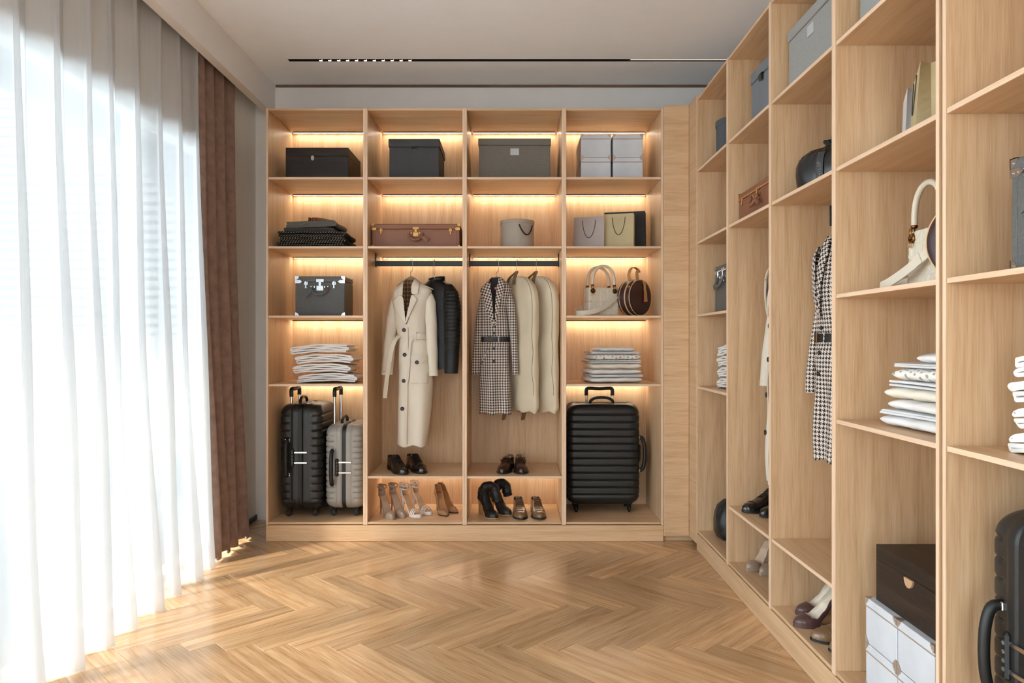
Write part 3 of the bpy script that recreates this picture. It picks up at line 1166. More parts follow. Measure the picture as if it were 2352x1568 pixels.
base = rrect(bw, bd_, R_, 34, 64)
nz_ = 60
for j in range(nz_ + 1):
    z = bh * j / nz_
    tp = 1.0 - .10 * (z / bh)
    edge = .010 * max(0, 1 - z / .012) ** 2
    row = []
    for (x, y, nx, ny) in base:
        s_ = x if abs(ny) > abs(nx) else y
        q = seg_quilt(s_ + .026, z) + .0
        xx = x * (1.0 - .02 * z / bh)
        yy = y * tp
        row.append((xx + nx * (q - edge), yy + ny * (q - edge), z))
    rows.append(row)
MB().grid(rows, cu=True, cap0=True, cap1=True).build('bag_body', CREAM, hb, 60)
for sy in (-1, 1):
    hx, y = .073, sy * .046
    pts = []
    for k in range(31):
        a = pi * k / 30
        zz = bh + .018 + .118 * sin(a) ** .72
        pts.append((-hx * cos(a) * (1 if abs(cos(a)) < .999 else 1), y, zz))
    hnd = MB().tube(pts, .0092, 12).build('carry_handle', CREAM, hb, 60)
    for sx in (-1, 1):
        m = MB().ball((sx * hx, y, bh + .016), .0105, 12, 6, (1, 1, .8))
        m.tube([(sx * hx + .009 * cos(a), y + sy * .004, bh + .004 + .014 * sin(a)) for a in [2 * pi * k / 14 for k in range(14)]], .002, 6, closed=True)
        m.build('handle_ring', COPPER, hnd, 60)
for sx in (-1, 1):
    yf = -bd_ / 2 * .92
    m = MB().lathe([(.006, yf - .001), (.0075, yf - .005), (.013, yf - .006), (.016, yf - .003), (.016, yf + .004)], 20, (sx * .073, 0, bh - .020), 'y')
    ey = m.build('eyelet', COPPER, hb, 40)
    m = MB()
    m.tube([(sx * .073 + .007 * cos(a), yf - .006, bh - .006 + .016 * sin(a)) for a in [2 * pi * k / 14 for k in range(14)]], .0017, 6, closed=True)
    if sx < 0:
        for q in range(4):
            m.tube([(sx * .073 - .008 + q * .006 + .003 * cos(a), yf - .007, bh - .042 + .006 * sin(a) + .002 * (q % 2)) for a in [2 * pi * k / 10 for k in range(10)]], .0009, 5, closed=True)
    m.build('ring_charm', GOLD, ey, 60)
# shoulder strap sweeping off to the left and round behind
pts = [(.080, -.066, .128), (.060, -.073, .108), (.030, -.083, .086), (-.01, -.094, .062), (-.06, -.106, .038), (-.110, -.112, .022), (-.155, -.108, .0165), (-.184, -.090, .0160), (-.192, -.060, .0180), (-.178, -.022, .027), (-.145, .013, .041), (-.112, .035, .056)]


def smooth_path(p, n=4):
    p = [Vector(a) for a in p]
    out = []
    for k in range(len(p) - 1):
        p0, p1, p2, p3 = p[max(k - 1, 0)], p[k], p[k + 1], p[min(k + 2, len(p) - 1)]
        for i in range(n):
            t_ = i / n
            out.append(.5 * ((2 * p1) + (p2 - p0) * t_ + (2 * p0 - 5 * p1 + 4 * p2 - p3) * t_ * t_ + (3 * p1 - p0 - 3 * p2 + p3) * t_ ** 3))
    out.append(p[-1])
    return out


sp_ = smooth_path(pts)
str_ = MB().ribbon(sp_, (0, 0.12, 1), .030, .0035).build('shoulder_strap', CREAM, hb, 50)
bk = MB()
for (q0, q1) in ((3, 5), (8, 10)):
    bk.ribbon([Vector(p_) + Vector((0, -.003, .001)) for p_ in sp_[q0:q1 + 1]], (0, .12, 1), .034, .003)
bk.build('strap_keeper', CREAM, str_)
hb.location = (P(1381, 0, 4.58).x, 4.60, S3 + E)
hb.rotation_euler.z = radians(14)
dup(hb, 'cream quilted leather handbag with arched handles on the right wall', (1.2785, 2.155, S3 + E), HP)

# ------------------------------------------------------------------ round bag
PLUM = plain('plum_leather', (58, 34, 33), 0.38, bump=.06, bscale=500, var=.06)
TAN = plain('tan_leather', (188, 142, 92), 0.55, bump=.15, bscale=600, var=.06)
REDE = plain('red_edge_paint', (190, 60, 52), 0.5)
CRPIPE = plain('cream_piping', (212, 178, 136), 0.55)
rb = thing('round_bag', 'round dark plum leather bag with cream piping and tan tag on the lit shelf', 'bag')
RR, RD = .1115, .100
m = MB().lathe([(.0001, -RD / 2 - .004), (RR - .02, -RD / 2 - .003), (RR - .004, -RD / 2), (RR, -RD / 2 + .004), (RR, RD / 2 - .004), (RR - .004, RD / 2), (.0001, RD / 2 + .003)], 64, (0, 0, RR), 'y')
m.build('bag_body', PLUM, rb, 40)
for yy, rr in ((-RD / 2 + .002, .0024), (-.012, .0045), (RD / 2 - .018, .0024)):
    MB().tube([((RR + .0008) * cos(a), yy, RR + (RR + .0008) * sin(a)) for a in [2 * pi * k / 72 for k in range(72)]], rr, 8, closed=True).build('piping', CRPIPE, rb, 60)
zt = 2 * RR
lp = smooth_path([(-.040, 0, zt - .006), (-.056, 0, zt + .020), (-.048, 0, zt + .055), (-.022, 0, zt + .078), (.006, 0, zt + .080), (.032, 0, zt + .070), (.046, -.004, zt + .052)], 4)
hl = MB().ribbon(lp, (0, 1, 0), .022, .003).build('loop_handle', TAN, rb, 50)
lp2 = smooth_path([(.040, 0, zt - .010), (.030, 0, zt + .018), (.026, 0, zt + .050), (.036, 0, zt + .066)], 4)
MB().ribbon(lp2, (0, 1, 0), .022, .003).build('handle_strap', TAN, hl, 50)
eg = MB()
eg.tube([Vector(p_) + Vector((0, -.0112, 0)) for p_ in lp], .0013, 5)
eg.build('handle_edge', REDE, hl)
MB().box(-.05, .05, -.013, .013, zt - .006, zt + .002, .002).build('handle_base', TAN, rb)
yf = -RD / 2 - .004
tg = smooth_path([(.022, -.030, zt + .004), (.026, yf + .004, zt - .008), (.028, yf - .006, zt - .03), (.030, yf - .006, zt - .07)], 4)
ts = MB().ribbon(tg, (1, 0, .1), .020, .003).build('tag_strap', TAN, rb, 50)
MB().prism([(.019, zt - .068), (.043, zt - .066), (.052, zt - .135), (.020, zt - .138)], yf - .010, yf - .007).build('leather_tag', TAN, ts)
MB().prism([(.0178, zt - .067), (.0193, zt - .067), (.0205, zt - .138), (.0185, zt - .139)], yf - .0102, yf - .0068).build('tag_edge', REDE, ts)
MB().box(-.093, -.080, -.036, -.020, zt - .060, zt - .040, .002).build('zip_clasp', GOLD, rb)
rb.location = (P(1457, 0, 4.6).x, 4.60, S3 + .0062)
rb.rotation_euler.z = radians(42)
dup(rb, 'round dark plum bag half hidden beside the white handbag, right wall', (1.262, 1.970, S3 + .0062), HP + radians(34))

# ------------------------------------------------------------------ black drawstring bags
STRAPG = plain('dark_grey_webbing', (62, 64, 66), 0.7)
LETTER = plain('grey_print', (120, 122, 122), 0.7)


def drawstring(label, R, H, seed, lettering):
    r = thing('drawstring_bag', label, 'bag')
    rnd = random.Random(seed)
    prof = [(0.10, 0), (.62, .0), (.88, .03), (.985, .16), (1.0, .36), (.97, .52), (.86, .68), (.62, .80), (.34, .86), (.20, .89), (.23, .94), (.30, 1.0), (.24, .99), (.15, .93)]
    n = 96
    rows = []
    ph = [rnd.uniform(0, 6.28) for _ in range(6)]
    for j, (a, h) in enumerate(prof):
        g = max(0, (h - .45)) * 1.2
        row = []
        for i in range(n):
            th = 2 * pi * i / n
            wv = 1 + .10 * g * sin(22 * th + ph[0]) + .05 * g * sin(13 * th + ph[1]) + .018 * sin(5 * th + ph[2] + 4 * h) + .012 * sin(9 * th + 7 * h + ph[3])
            row.append((R * a * wv * cos(th), R * a * wv * sin(th) * .92, H * h * (1 + .01 * sin(7 * th + ph[4]))))
        rows.append(row)
    MB().grid(rows, cu=True, cap0=True).build('bag_body', BLKSMO2, r, 70)
    MB().tube([(R * .235 * cos(a), R * .225 * sin(a), H * .892 + .004 * sin(2 * a)) for a in [2 * pi * k / 30 for k in range(30)]], .006, 8, closed=True).build('drawstring', BLKLEA, r, 60)
    MB().tube(smooth_path([(-.05 * R, -.24 * R, H * .9), (-.25 * R, -.42 * R, H * .98), (-.2 * R, -.6 * R, H * 1.16), (.05 * R, -.5 * R, H * 1.22), (.15 * R, -.25 * R, H * 1.04), (.1 * R, -.2 * R, H * .9)], 5), .0075, 8).build('tied_loop', BLKLEA, r, 60)
    if lettering:
        # ribbon down the side with printed letters
        path = []
        for k in range(9):
            h = .06 + .62 * k / 8
            a = None
            for q in range(len(prof) - 3):
                if prof[q][1] <= h <= prof[q + 1][1] and prof[q + 1][1] > prof[q][1]:
                    u = (h - prof[q][1]) / (prof[q + 1][1] - prof[q][1])
                    a = prof[q][0] + (prof[q + 1][0] - prof[q][0]) * u
                    break
            a = (a or .9) * 1.035
            th = lettering
            path.append((R * a * cos(th), R * a * sin(th) * .92, H * h))
        tang = Vector((-sin(lettering), cos(lettering) * .92, 0)).normalized()
        sr = MB().ribbon(path, tang, .026, .0025).build('webbing_strap', STRAPG, r, 50)
        mid0, mid1 = Vector(path[1]), Vector(path[5])
        up = (mid1 - mid0).normalized()
        nrm = Vector((cos(lettering), sin(lettering) * .92, 0))
        nrm = (nrm - up * nrm.dot(up)).normalized()
        cu = bpy.data.curves.new('strap_lettering', 'FONT')
        cu.body = 'PHILIP'
        cu.size = .021
        cu.space_character = 1.25
        cu.extrude = .0003
        cu.materials.append(LETTER)
        tmp = bpy.data.objects.new('lettering_source', cu)
        COL.objects.link(tmp)
        bpy.context.view_layer.update()
        me_ = bpy.data.meshes.new_from_object(tmp.evaluated_get(bpy.context.evaluated_depsgraph_get()))
        bpy.data.objects.remove(tmp)
        to = bpy.data.objects.new('strap_lettering', me_)
        COL.objects.link(to)
        to.parent = sr
        right = up.cross(nrm) * -1
        yax = nrm.cross(up)
        M = Matrix((up, yax, nrm)).transposed().to_4x4()
        M.translation = mid0 + nrm * .0042 - yax * .0075
        to.matrix_local = M
    return r


BLKSMO2 = plain('soft_black_leather', (30, 31, 33), 0.36, bump=.5, bscale=28, var=.1)
o = drawstring('round black soft leather drawstring bag with grey lettered strap, right wall', .148, .205, 3, radians(226))
o.location = (1.262, 2.838, S2 + E)
o = drawstring('round black drawstring bag on the bottom beside the corner panel', .150, .262, 9, None)
o.location = (1.272, 4.040, SB + E)

# ================================================================== SUITCASES
SCBLK = plain('black_shell', (30, 30, 30), 0.36, bump=.14, bscale=520, var=.06)
SCGRY = plain('grey_shell', (152, 147, 141), 0.40, bump=.1, bscale=520, var=.03)
RUB = plain('black_rubber', (16, 16, 16), 0.5)
CHROME = plain('chrome', (215, 217, 220), 0.16, metal=1.0, var=.02)


def hard_case(label, w_, t_, h_, pole, nrib, shell, grp, ps=-1):
    """front = broad face (-y); width w_, thickness t_, height of the shell h_"""
    r = thing('hard_suitcase', label, 'suitcase', group=grp)
    z0 = .052
    RZ, RC = .066, .050
    nrow = nrib * 9 + 22
    base = rrect(1, 1, .2, 18, 20, 7)      # only for the layout of points around the ring
    rows = []
    zs = [z0 + RZ * (1 - cos(pi / 2 * k / 9)) * 1.0 for k in range(9)]
    zm0, zm1 = z0 + RZ, z0 + h_ - RZ
    nm = nrib * 10
    zs += [zm0 + (zm1 - zm0) * k / nm for k in range(nm + 1)]
    zs += [z0 + h_ - RZ * (1 - cos(pi / 2 * k / 9)) for k in range(8, -1, -1)]
    for z in zs:
        if z < zm0:
            u = (zm0 - z) / RZ
        elif z > zm1:
            u = (z - zm1) / RZ
        else:
            u = 0
        inset = RZ * (1 - sqrt(max(0, 1 - u * u)))
        W2, T2 = w_ / 2 - inset, t_ / 2 - inset * .55
        pts = rrect(2 * W2, 2 * T2, min(RC, T2 * .8), 26, 22, 6)
        # rib relief
        gr = 0.0
        if zm0 - .004 <= z <= zm1 + .004:
            q = ((z - zm0) / (zm1 - zm0) * nrib) % 1.0
            dq = min(q, 1 - q) * (zm1 - zm0) / nrib
            gr = exp(-(dq / .0042) ** 2)
        row = []
        for (x, y, nx, ny) in pts:
            side = abs(nx)                  # 1 on the narrow sides
            f = 1.0 if side < .6 else 0.0
            ay = abs(y)
            if side >= .6 or True:
                if ay > t_ * .27:
                    f = 1.0
                else:
                    f = max(0.0, 1 - (t_ * .27 - ay) / .008) if side > .05 else f
            dsp = -.0065 * gr * f
            if side > .05 or u > 0:
                if ay < t_ * .20:
                    dsp += .0045 * min(1, (t_ * .20 - ay) / .008)
                if ay < .016:
                    dsp -= .006
            row.append((x + nx * dsp, y + ny * dsp, z + (dsp * u if z > zm1 else 0)))
        rows.append(row)
    MB().grid(rows, cu=True, cap0=True, cap1=True).build('shell', shell, r, 55)
    # zip belt around the narrow faces
    pth = []
    W2 = w_ / 2 + .0005
    for (cx, cz, a0) in ((W2 - RZ, z0 + h_ - RZ, 0), (-W2 + RZ, z0 + h_ - RZ, 90), (-W2 + RZ, z0 + RZ, 180), (W2 - RZ, z0 + RZ, 270)):
        for k in range(9):
            a = radians(a0 + 90 * k / 8)
            pth.append((cx + RZ * cos(a), 0, cz + RZ * sin(a)))
    pth.append(pth[0])
    MB().ribbon(pth, (0, 1, 0), .022, .006).build('zip_belt', RUB, r, 60)
    # side handle and lock on the +x narrow side
    xs = w_ / 2
    zc = z0 + h_ * .50
    yl_ = -.29 * t_
    hp = smooth_path([(xs - .004, yl_, zc + .105), (xs + .020, yl_, zc + .100), (xs + .034, yl_, zc + .06), (xs + .038, yl_, zc), (xs + .034, yl_, zc - .06), (xs + .020, yl_, zc - .100), (xs - .004, yl_, zc - .105)], 4)
    sh_ = MB().tube(hp, .0125, 10, flat=1.0).build('side_handle', RUB, r, 60)
    for s_ in (-1, 1):
        MB().box(xs - .003, xs + .006, yl_ - .016, yl_ + .016, zc + s_ * .105 - .010, zc + s_ * .105 + .010, .002).build('handle_bracket', CHROME, sh_)
    yk = -.165 * t_
    lk = MB().box(xs - .002, xs + .015, yk - .012, yk + .010, zc - .055, zc + .055, .006).build('combination_lock', RUB, r)
    for k in range(4):
        MB().lathe([(.0001, xs + .0165), (.005, xs + .0160), (.0055, xs + .014)], 10, (0, yk - .001, zc - .030 + .020 * k), 'x').build('lock_dial', GRYLEA, lk)
    for s_ in (-1, 1):
        MB().box(xs + .004, xs + .0095, yk + .008, yk + .088, zc + s_ * .032 - .0055, zc + s_ * .032 + .0055, .0015).build('lock_bar', CHROME, lk)
    # top handle
    zt_ = z0 + h_
    hp = smooth_path([(-.075, -.035, zt_ - .006), (-.070, -.035, zt_ + .018), (-.040, -.035, zt_ + .034), (0, -.035, zt_ + .038), (.040, -.035, zt_ + .034), (.070, -.035, zt_ + .018), (.075, -.035, zt_ - .006)], 4)
    MB().tube(hp, .0095, 10).build('top_handle', RUB, r, 60)
    # telescopic handle at the back
    if pole:
        px_, py_ = .086, ps * t_ * .33
        hp = smooth_path([(-px_, py_, zt_ + pole - .050), (-px_, py_, zt_ + pole - .014), (-px_ + .016, py_, zt_ + pole - .002), (0, py_, zt_ + pole - .005), (px_ - .016, py_, zt_ + pole - .002), (px_, py_, zt_ + pole - .014), (px_, py_, zt_ + pole - .050)], 5)
        tp = MB().tube(hp, .0125, 10).build('telescopic_handle', RUB, r, 60)
        for s_ in (-1, 1):
            MB().tube([(s_ * px_, py_, zt_ - .030), (s_ * px_, py_, zt_ + pole - .03)], .0085, 10).build('pole', CHROME, tp, 60)
    # castors
    for sx in (-1, 1):
        for sy in (-1, 1):
            cx, cy = sx * (w_ / 2 - .065), sy * (t_ / 2 - .050)
            m = MB()
            m.box(cx - .020, cx + .020, cy - .015, cy + .015, z0 - .004, z0 + .016, .006)
            m.lathe([(.013, z0 - .016), (.016, z0 - .004)], 12, (cx, cy, 0))
            m.box(cx - .0125, cx - .0085, cy - .013, cy + .005, .014, z0 - .010, .002)
            m.box(cx + .0085, cx + .0125, cy - .013, cy + .005, .014, z0 - .010, .002)
            mt = m.build('castor_mount', RUB, r, 40)
            w2 = MB().lathe([(.006, -.0075), (.0165, -.0075), (.0195, -.004), (.0195, .004), (.0165, .0075), (.006, .0075)], 18, (0, cy - .006, .0198), 'x')
            w2.v = [p_ + Vector((cx, 0, 0)) for p_ in w2.v]
            w2.build('wheel', RUB, mt, 40)
    return r


# local +x narrow side (lock) faces the room for the two upright cases
sg = 'hard shell suitcases'
s1 = hard_case('large black suitcase standing narrow side out beside the grey suitcase', .400, .266, .648, .094, 11, SCBLK, sg)
s1.location = (P(689, 0, 4.49).x, 4.492 + .200, SB + E)
s1.rotation_euler.z = HP
s2 = hard_case('smaller grey suitcase with black zip belt standing beside the black one', .36, .240, .522, .220, 11, SCGRY, sg)
s2.location = (-1.042, 4.505 + .18, SB + E)
s2.rotation_euler.z = HP
s3 = hard_case('wide black ribbed suitcase with its broad side to the room, back wardrobe', .470, .262, .640, .0925, 11, SCBLK, sg, 1)
s3.location = (P(1386, 0, 4.62).x, 4.62 + .131, SB + E)
d4 = dup(s1, 'large black suitcase cut by the right edge of the photo', (1.135 + .200, 1.747 - .133, SB + E), HP + HP)

# ================================================================== FOLDED TEXTILES
def serp(L, n, gap, first=1, thick0=0.0):
    """zigzag path of n layers seen end-on: points (x, z); the loops alternate from side to side"""
    pts = []
    d = first
    for i in range(n):
        z = gap * i
        xs = [-L / 2 + L * k / 14 for k in range(15)]
        if d < 0:
            xs.reverse()
        pts += [(x, z) for x in xs]
        if i < n - 1:
            xe = xs[-1]
            for k in range(1, 6):
                a = -pi / 2 + pi * k / 6
                pts.append((xe + d * gap / 2 * cos(a), z + gap / 2 + gap / 2 * sin(a)))
        d = -d
    return pts


def folded(name, label, cat, L, n, gap, th, dep, mat, first=1, arch=0.0, tilt=0.0, seed=1, stitch=None, squash=1.0, group=None, shear=0.0):
    r = thing(name, label, cat, group=group)
    rnd = random.Random(seed)
    p0 = serp(L, n, gap, first)
    w1, w2, w3 = rnd.uniform(0, 6), rnd.uniform(0, 6), rnd.uniform(.7, 1.3)

    def bend(x, z):
        k = 1 + .12 * sin(w1 + 3 * z / gap)
        return (x * (1 + .03 * sin(w2 + z * 90)) + shear * z, th / 2 + z * squash * (1 - .10 * (2 * x / L) ** 2) + arch * (1 - (2 * x / L - .15) ** 2 * .8) + tilt * (x + L / 2) + .0012 * sin(x * 40 + z * 300 + w1))
    pb_ = [bend(x, z) for x, z in p0]
    zmin = min(z for x, z in pb_)
    pb_ = [(x, z - zmin + th / 2) for x, z in pb_]
    m = len(pb_)
    lf, rt = [], []
    for k in range(m):
        a, b = pb_[max(k - 1, 0)], pb_[min(k + 1, m - 1)]
        tx, tz = b[0] - a[0], b[1] - a[1]
        l = sqrt(tx * tx + tz * tz) or 1
        nx, nz = -tz / l, tx / l
        lf.append((pb_[k][0] + nx * th / 2, pb_[k][1] + nz * th / 2))
        rt.append((pb_[k][0] - nx * th / 2, pb_[k][1] - nz * th / 2))
    ring = lf + rt[::-1]
    ny = 9
    mb = MB()
    rows = []
    for j in range(ny):
        u = j / (ny - 1)
        y = -dep / 2 + dep * u
        wob = .004 * sin(5 * u + w2)
        e = .0012 if j in (0, ny - 1) else 0
        rows.append([(x + wob * (z > .01) + .003 * sin(9 * x + 6 * u), y + .004 * sin(x * 25 + z * 130 + w1) * (1 if j == 0 else 0), z) for x, z in ring])
    mb.grid(rows, cu=True)
    n2 = len(ring)
    for j in (0, ny - 1):
        o_ = j * n2
        for k in range(m - 1):
            mb.f.append([o_ + k, o_ + k + 1, o_ + n2 - 2 - k, o_ + n2 - 1 - k])
    mb.build('cloth', mat, r, 50)
    if stitch:
        st = MB()
        acc = 0
        for k in range(1, m):
            a, b = Vector((pb_[k - 1][0], 0, pb_[k - 1][1])), Vector((pb_[k][0], 0, pb_[k][1]))
            l = (b - a).length
            s0 = 0
            while acc + l - s0 > .0165:
                s0 += .0165 - acc
                acc = 0
                p_ = a + (b - a) * (s0 / l)
                t_ = (b - a).normalized()
                c = p_ + Vector((0, -dep / 2 - .004, 0))
                up = Vector((-t_.z, 0, t_.x))
                q0, q1 = c - t_ * .0042 - up * .0032, c + t_ * .0042 + up * .0032
                st.tube([q0, q1], .0012, 5)
            acc += l - s0
        so_ = st.build('edge_stitching', stitch, r)
        so_['kind'] = 'stuff'
    top = max(z for x, z in lf + rt)
    return r, top


WHT = plain('white_cotton', (226, 222, 219), 0.9, bump=.25, bscale=700, var=.03)
WHT2 = plain('cool_white_cotton', (216, 216, 217), 0.9, bump=.25, bscale=700, var=.03)
IVORY = plain('ivory_cotton', (226, 218, 203), 0.9, bump=.25, bscale=700, var=.03)
BLKKNIT = plain('black_knit', (26, 25, 24), 0.95, bump=.6, bscale=400, var=.2, vscale=90)
GRYKNIT = plain('charcoal_wool', (58, 58, 59), 0.95, bump=.5, bscale=400, var=.12)
STITCH = plain('pale_stitch', (176, 160, 134), 0.9)

# ribbed grey knit
rk, rnt, rbsdf = new_mat('ribbed_grey_knit')
tc_ = N(rnt, 'ShaderNodeTexCoord')
wv_ = N(rnt, 'ShaderNodeTexWave')
wv_.bands_direction = 'Z'
wv_.inputs['Scale'].default_value = 60
wv_.inputs['Distortion'].default_value = 1.5
rnt.links.new(tc_.outputs['Object'], wv_.inputs['Vector'])
rr_ = ramp(rnt, [(0.1, s2l((78, 76, 70))), (.6, s2l((112, 108, 100)))])
rnt.links.new(wv_.outputs['Fac'], rr_.inputs[0])
rnt.links.new(rr_.outputs[0], rbsdf.inputs['Base Color'])
rbsdf.inputs['Roughness'].default_value = .95
bp_ = N(rnt, 'ShaderNodeBump')
bp_.inputs['Strength'].default_value = .6
bp_.inputs['Distance'].default_value = .003
rnt.links.new(wv_.outputs['Fac'], bp_.inputs['Height'])
rnt.links.new(bp_.outputs[0], rbsdf.inputs['Normal'])

# dotted cotton
dm, dnt, dbs = new_mat('dotted_cotton')
tc_ = N(dnt, 'ShaderNodeTexCoord')
sx_n = N(dnt, 'ShaderNodeSeparateXYZ')
dnt.links.new(tc_.outputs['Object'], sx_n.inputs[0])


def mth(nt, op, a, b=None, c=None):
    n_ = N(nt, 'ShaderNodeMath', operation=op)
    for k, v in enumerate((a, b, c)):
        if v is None:
            continue
        if isinstance(v, (int, float)):
            n_.inputs[k].default_value = v
        else:
            nt.links.new(v, n_.inputs[k])
    return n_.outputs[0]


PD = .026
u_ = mth(dnt, 'DIVIDE', sx_n.outputs['Y'], PD)
v_ = mth(dnt, 'DIVIDE', mth(dnt, 'ADD', sx_n.outputs['Z'], mth(dnt, 'MULTIPLY', sx_n.outputs['X'], -1.0)), PD * .8)
v_ = mth(dnt, 'ADD', v_, mth(dnt, 'MULTIPLY', mth(dnt, 'MODULO', mth(dnt, 'FLOOR', mth(dnt, 'ADD', u_, 50.0)), 2.0), .5))
fu = mth(dnt, 'SUBTRACT', mth(dnt, 'FRACT', mth(dnt, 'ADD', u_, 50.0)), .5)
fv = mth(dnt, 'SUBTRACT', mth(dnt, 'FRACT', mth(dnt, 'ADD', v_, 50.0)), .5)
dd_ = mth(dnt, 'SQRT', mth(dnt, 'ADD', mth(dnt, 'MULTIPLY', fu, fu), mth(dnt, 'MULTIPLY', fv, fv)))
ds = mth(dnt, 'LESS_THAN', dd_, .22)
mx_ = N(dnt, 'ShaderNodeMix', data_type='RGBA')
dnt.links.new(ds, mx_.inputs[0])
mx_.inputs[6].default_value = (*s2l((228, 222, 214)), 1)
mx_.inputs[7].default_value = (*s2l((150, 152, 152)), 1)
dnt.links.new(mx_.outputs[2], dbs.inputs['Base Color'])
dbs.inputs['Roughness'].default_value = .9

# white towels, back wardrobe
TG = 'folded white towels'
specs = [('bottom', .335, 22, (.012, .005), 1), ('second', .320, 23, (-.004, 0), 1), ('third', .325, 24, (.002, .0), 1), ('top', .330, 25, (-.012, 0), 1)]
zc_ = S4 + E
x_ = P(752, 0, 4.6).x
towels = []
offs = [.022, -.008, .010, -.020]
for k, (nm, L, sd_, off, f) in enumerate(specs):
    o, top = folded('folded_towel', {'bottom': 'bottom folded white towel of the stack above the two suitcases', 'second': 'second lowest white towel of the stack above the two suitcases', 'third': 'third white towel up in the stack above the two suitcases', 'top': 'topmost folded white towel of the stack above the two suitcases'}[nm], 'towel', L, 4, .0138, .0100, .27, WHT, -1, arch=.012, tilt=.0 if k < 3 else .03, seed=sd_, squash=.93, group=TG)
    o.location = (x_ + offs[k], 4.63, zc_)
    towels.append((o, top, zc_ - S4 - E))
    zc_ += top - .0035
for k, (o, top, dz) in enumerate(towels):
    nm = ['lowest', 'second', 'third', 'topmost'][k]
    dup(o, nm + ' white towel of the stack beside the corner panel, right wall', (1.278, 3.868 + offs[k] * .4, S4 + E + dz), HP, TG)
    dup(o, nm + ' white towel of the stack cut by the right photo edge', (1.290, 1.500 + offs[k] * .5, S4 + E + dz), HP, TG)

# dark knits and belt
KG = 'folded dark knitwear'
z_ = S2 + E
x_ = P(728, 0, 4.6).x
for k, (lb, L, n, gp, th, mt, sti, off, dp, fi) in enumerate((
        ('lowest black knit with pale edge stitching in the dark knit stack', .385, 3, .0135, .0095, BLKKNIT, STITCH, 0, .29, 1),
        ('middle black knit with pale edge stitching in the dark knit stack', .380, 3, .0125, .0095, BLKKNIT, STITCH, .004, .29, 1),
        ('top black knit with pale edge stitching under the charcoal wool', .390, 2, .019, .0125, BLKKNIT, STITCH, -.004, .29, 1),
        ('charcoal wool sweater folded under the grey ribbed knit', .300, 2, .013, .011, GRYKNIT, None, -.020, .27, 1),
        ('grey ribbed knit folded on top of the dark knit stack', .290, 2, .020, .018, rk, None, -.012, .27, 1))):
    o, top = folded('folded_knit', lb, 'sweater', L, n, gp, th, dp, mt, fi, seed=40 + k, stitch=sti, squash=.96, group=KG, tilt=.0 if k < 4 else .035, arch=.0)
    o.location = (x_ + off, 4.62, z_)
    z_ += top - .002
bl = thing('leather_belt', 'coiled brown leather belt on the grey ribbed knit', 'belt')
sp = []
for k in range(90):
    a = 2 * pi * 2.6 * k / 89
    rr = .030 + .0042 * a / (2 * pi) * 2
    sp.append((1.55 * rr * cos(a), rr * sin(a), .020 + .004 * sin(a * .5)))
MB().ribbon(sp, (0, 0, 1), .034, .0035).build('strap', plain('belt_leather', (134, 66, 38), .45, bump=.1), bl, 50)
MB().tube([(-.020 + .010 * cos(a), -.050, .020 + .014 * sin(a)) for a in [2 * pi * k / 16 for k in range(16)]], .0013, 6, closed=True).build('buckle', SILVER, bl, 50)
bl.location = (P(732, 0, 4.6).x, 4.625, z_ - .004)
bl.rotation_euler = (0, radians(7), radians(-18))

# linens, back and right wardrobes
def pad(name, label, cat, L, H_, dep, mat, seed, group):
    """soft folded pad: plump along its front fold, pinched at the ends"""
    r = thing(name, label, cat, group=group)
    rnd = random.Random(seed)
    a0, a1 = rnd.uniform(0, 6), rnd.uniform(0, 6)
    rows = []
    ns, nr = 34, 40
    for j in range(ns + 1):
        v = -1 + 2 * j / ns
        av = abs(v)
        hh_ = H_ / 2 * (.60 + .40 * (1 - max(0, (av - .78) / .18) ** 2) if av < .96 else .60)
        e_ = sqrt(max(0, 1 - max(0, (av - .955) / .045) ** 2))
        row = []
        for i in range(nr):
            th = 2 * pi * i / nr
            cx_, sz_ = cos(th), sin(th)
            x = L / 2 * (abs(cx_) ** .55) * (1 if cx_ > 0 else -1) * (1 - .02 * (1 - e_)) + .003 * sin(v * 7 + a0)
            z = H_ / 2 + (hh_ * max(e_, .15)) * (abs(sz_) ** .75) * (1 if sz_ > 0 else -1) + .0012 * sin(v * 9 + cx_ * 4 + a1)
            if sz_ < 0:
                z = max(z, .0004)
            row.append((x, v * dep / 2, z))
        rows.append(row)
    MB().grid(rows, cu=True, cap0=True, cap1=True).build('cloth', mat, r, 80)
    return r, H_


LG = 'folded linen piles'
lin = []
z_ = S4 + E
for k, (kind, L, hh_, dp, mt, dx, lb) in enumerate((
        ('p', .25, .037, .335, WHT, .0, 'lowest plump white linen pad'),
        ('s', .24, .0042, .325, WHT2, .004, 'grey-white sheets above the lowest pad'),
        ('p', .24, .034, .325, WHT, -.004, 'second plump white linen pad'),
        ('p', .24, .039, .322, IVORY, .003, 'ivory linen pad'),
        ('s', .235, .0046, .315, WHT2, -.004, 'grey-white sheets above the ivory pad'),
        ('p', .23, .041, .310, dm, .006, 'grey dotted white linen pad'),
        ('s', .225, .0038, .300, WHT2, -.002, 'grey-white sheets above the dotted pad'),
        ('p', .20, .030, .235, WHT, .012, 'topmost small white linen pad'))):
    lab = lb + ' in the lit pile above the wide black suitcase'
    if kind == 'p':
        o, top = pad('linen_pad', lab, 'linen', L, hh_, dp, mt, 70 + k, LG)
    else:
        o, top = folded('folded_sheets', lab, 'linen', L, 4, hh_ * 1.15, hh_ * .62, dp, mt, 1, seed=70 + k, squash=.92, group=LG)
    o.location = (P(1405, 0, 4.6).x + dx, 4.63, z_)
    o.rotation_euler.z = HP + radians(8 + 2 * (k % 3))
    lin.append((o, lb, z_ - S4))
    z_ += top - .0015
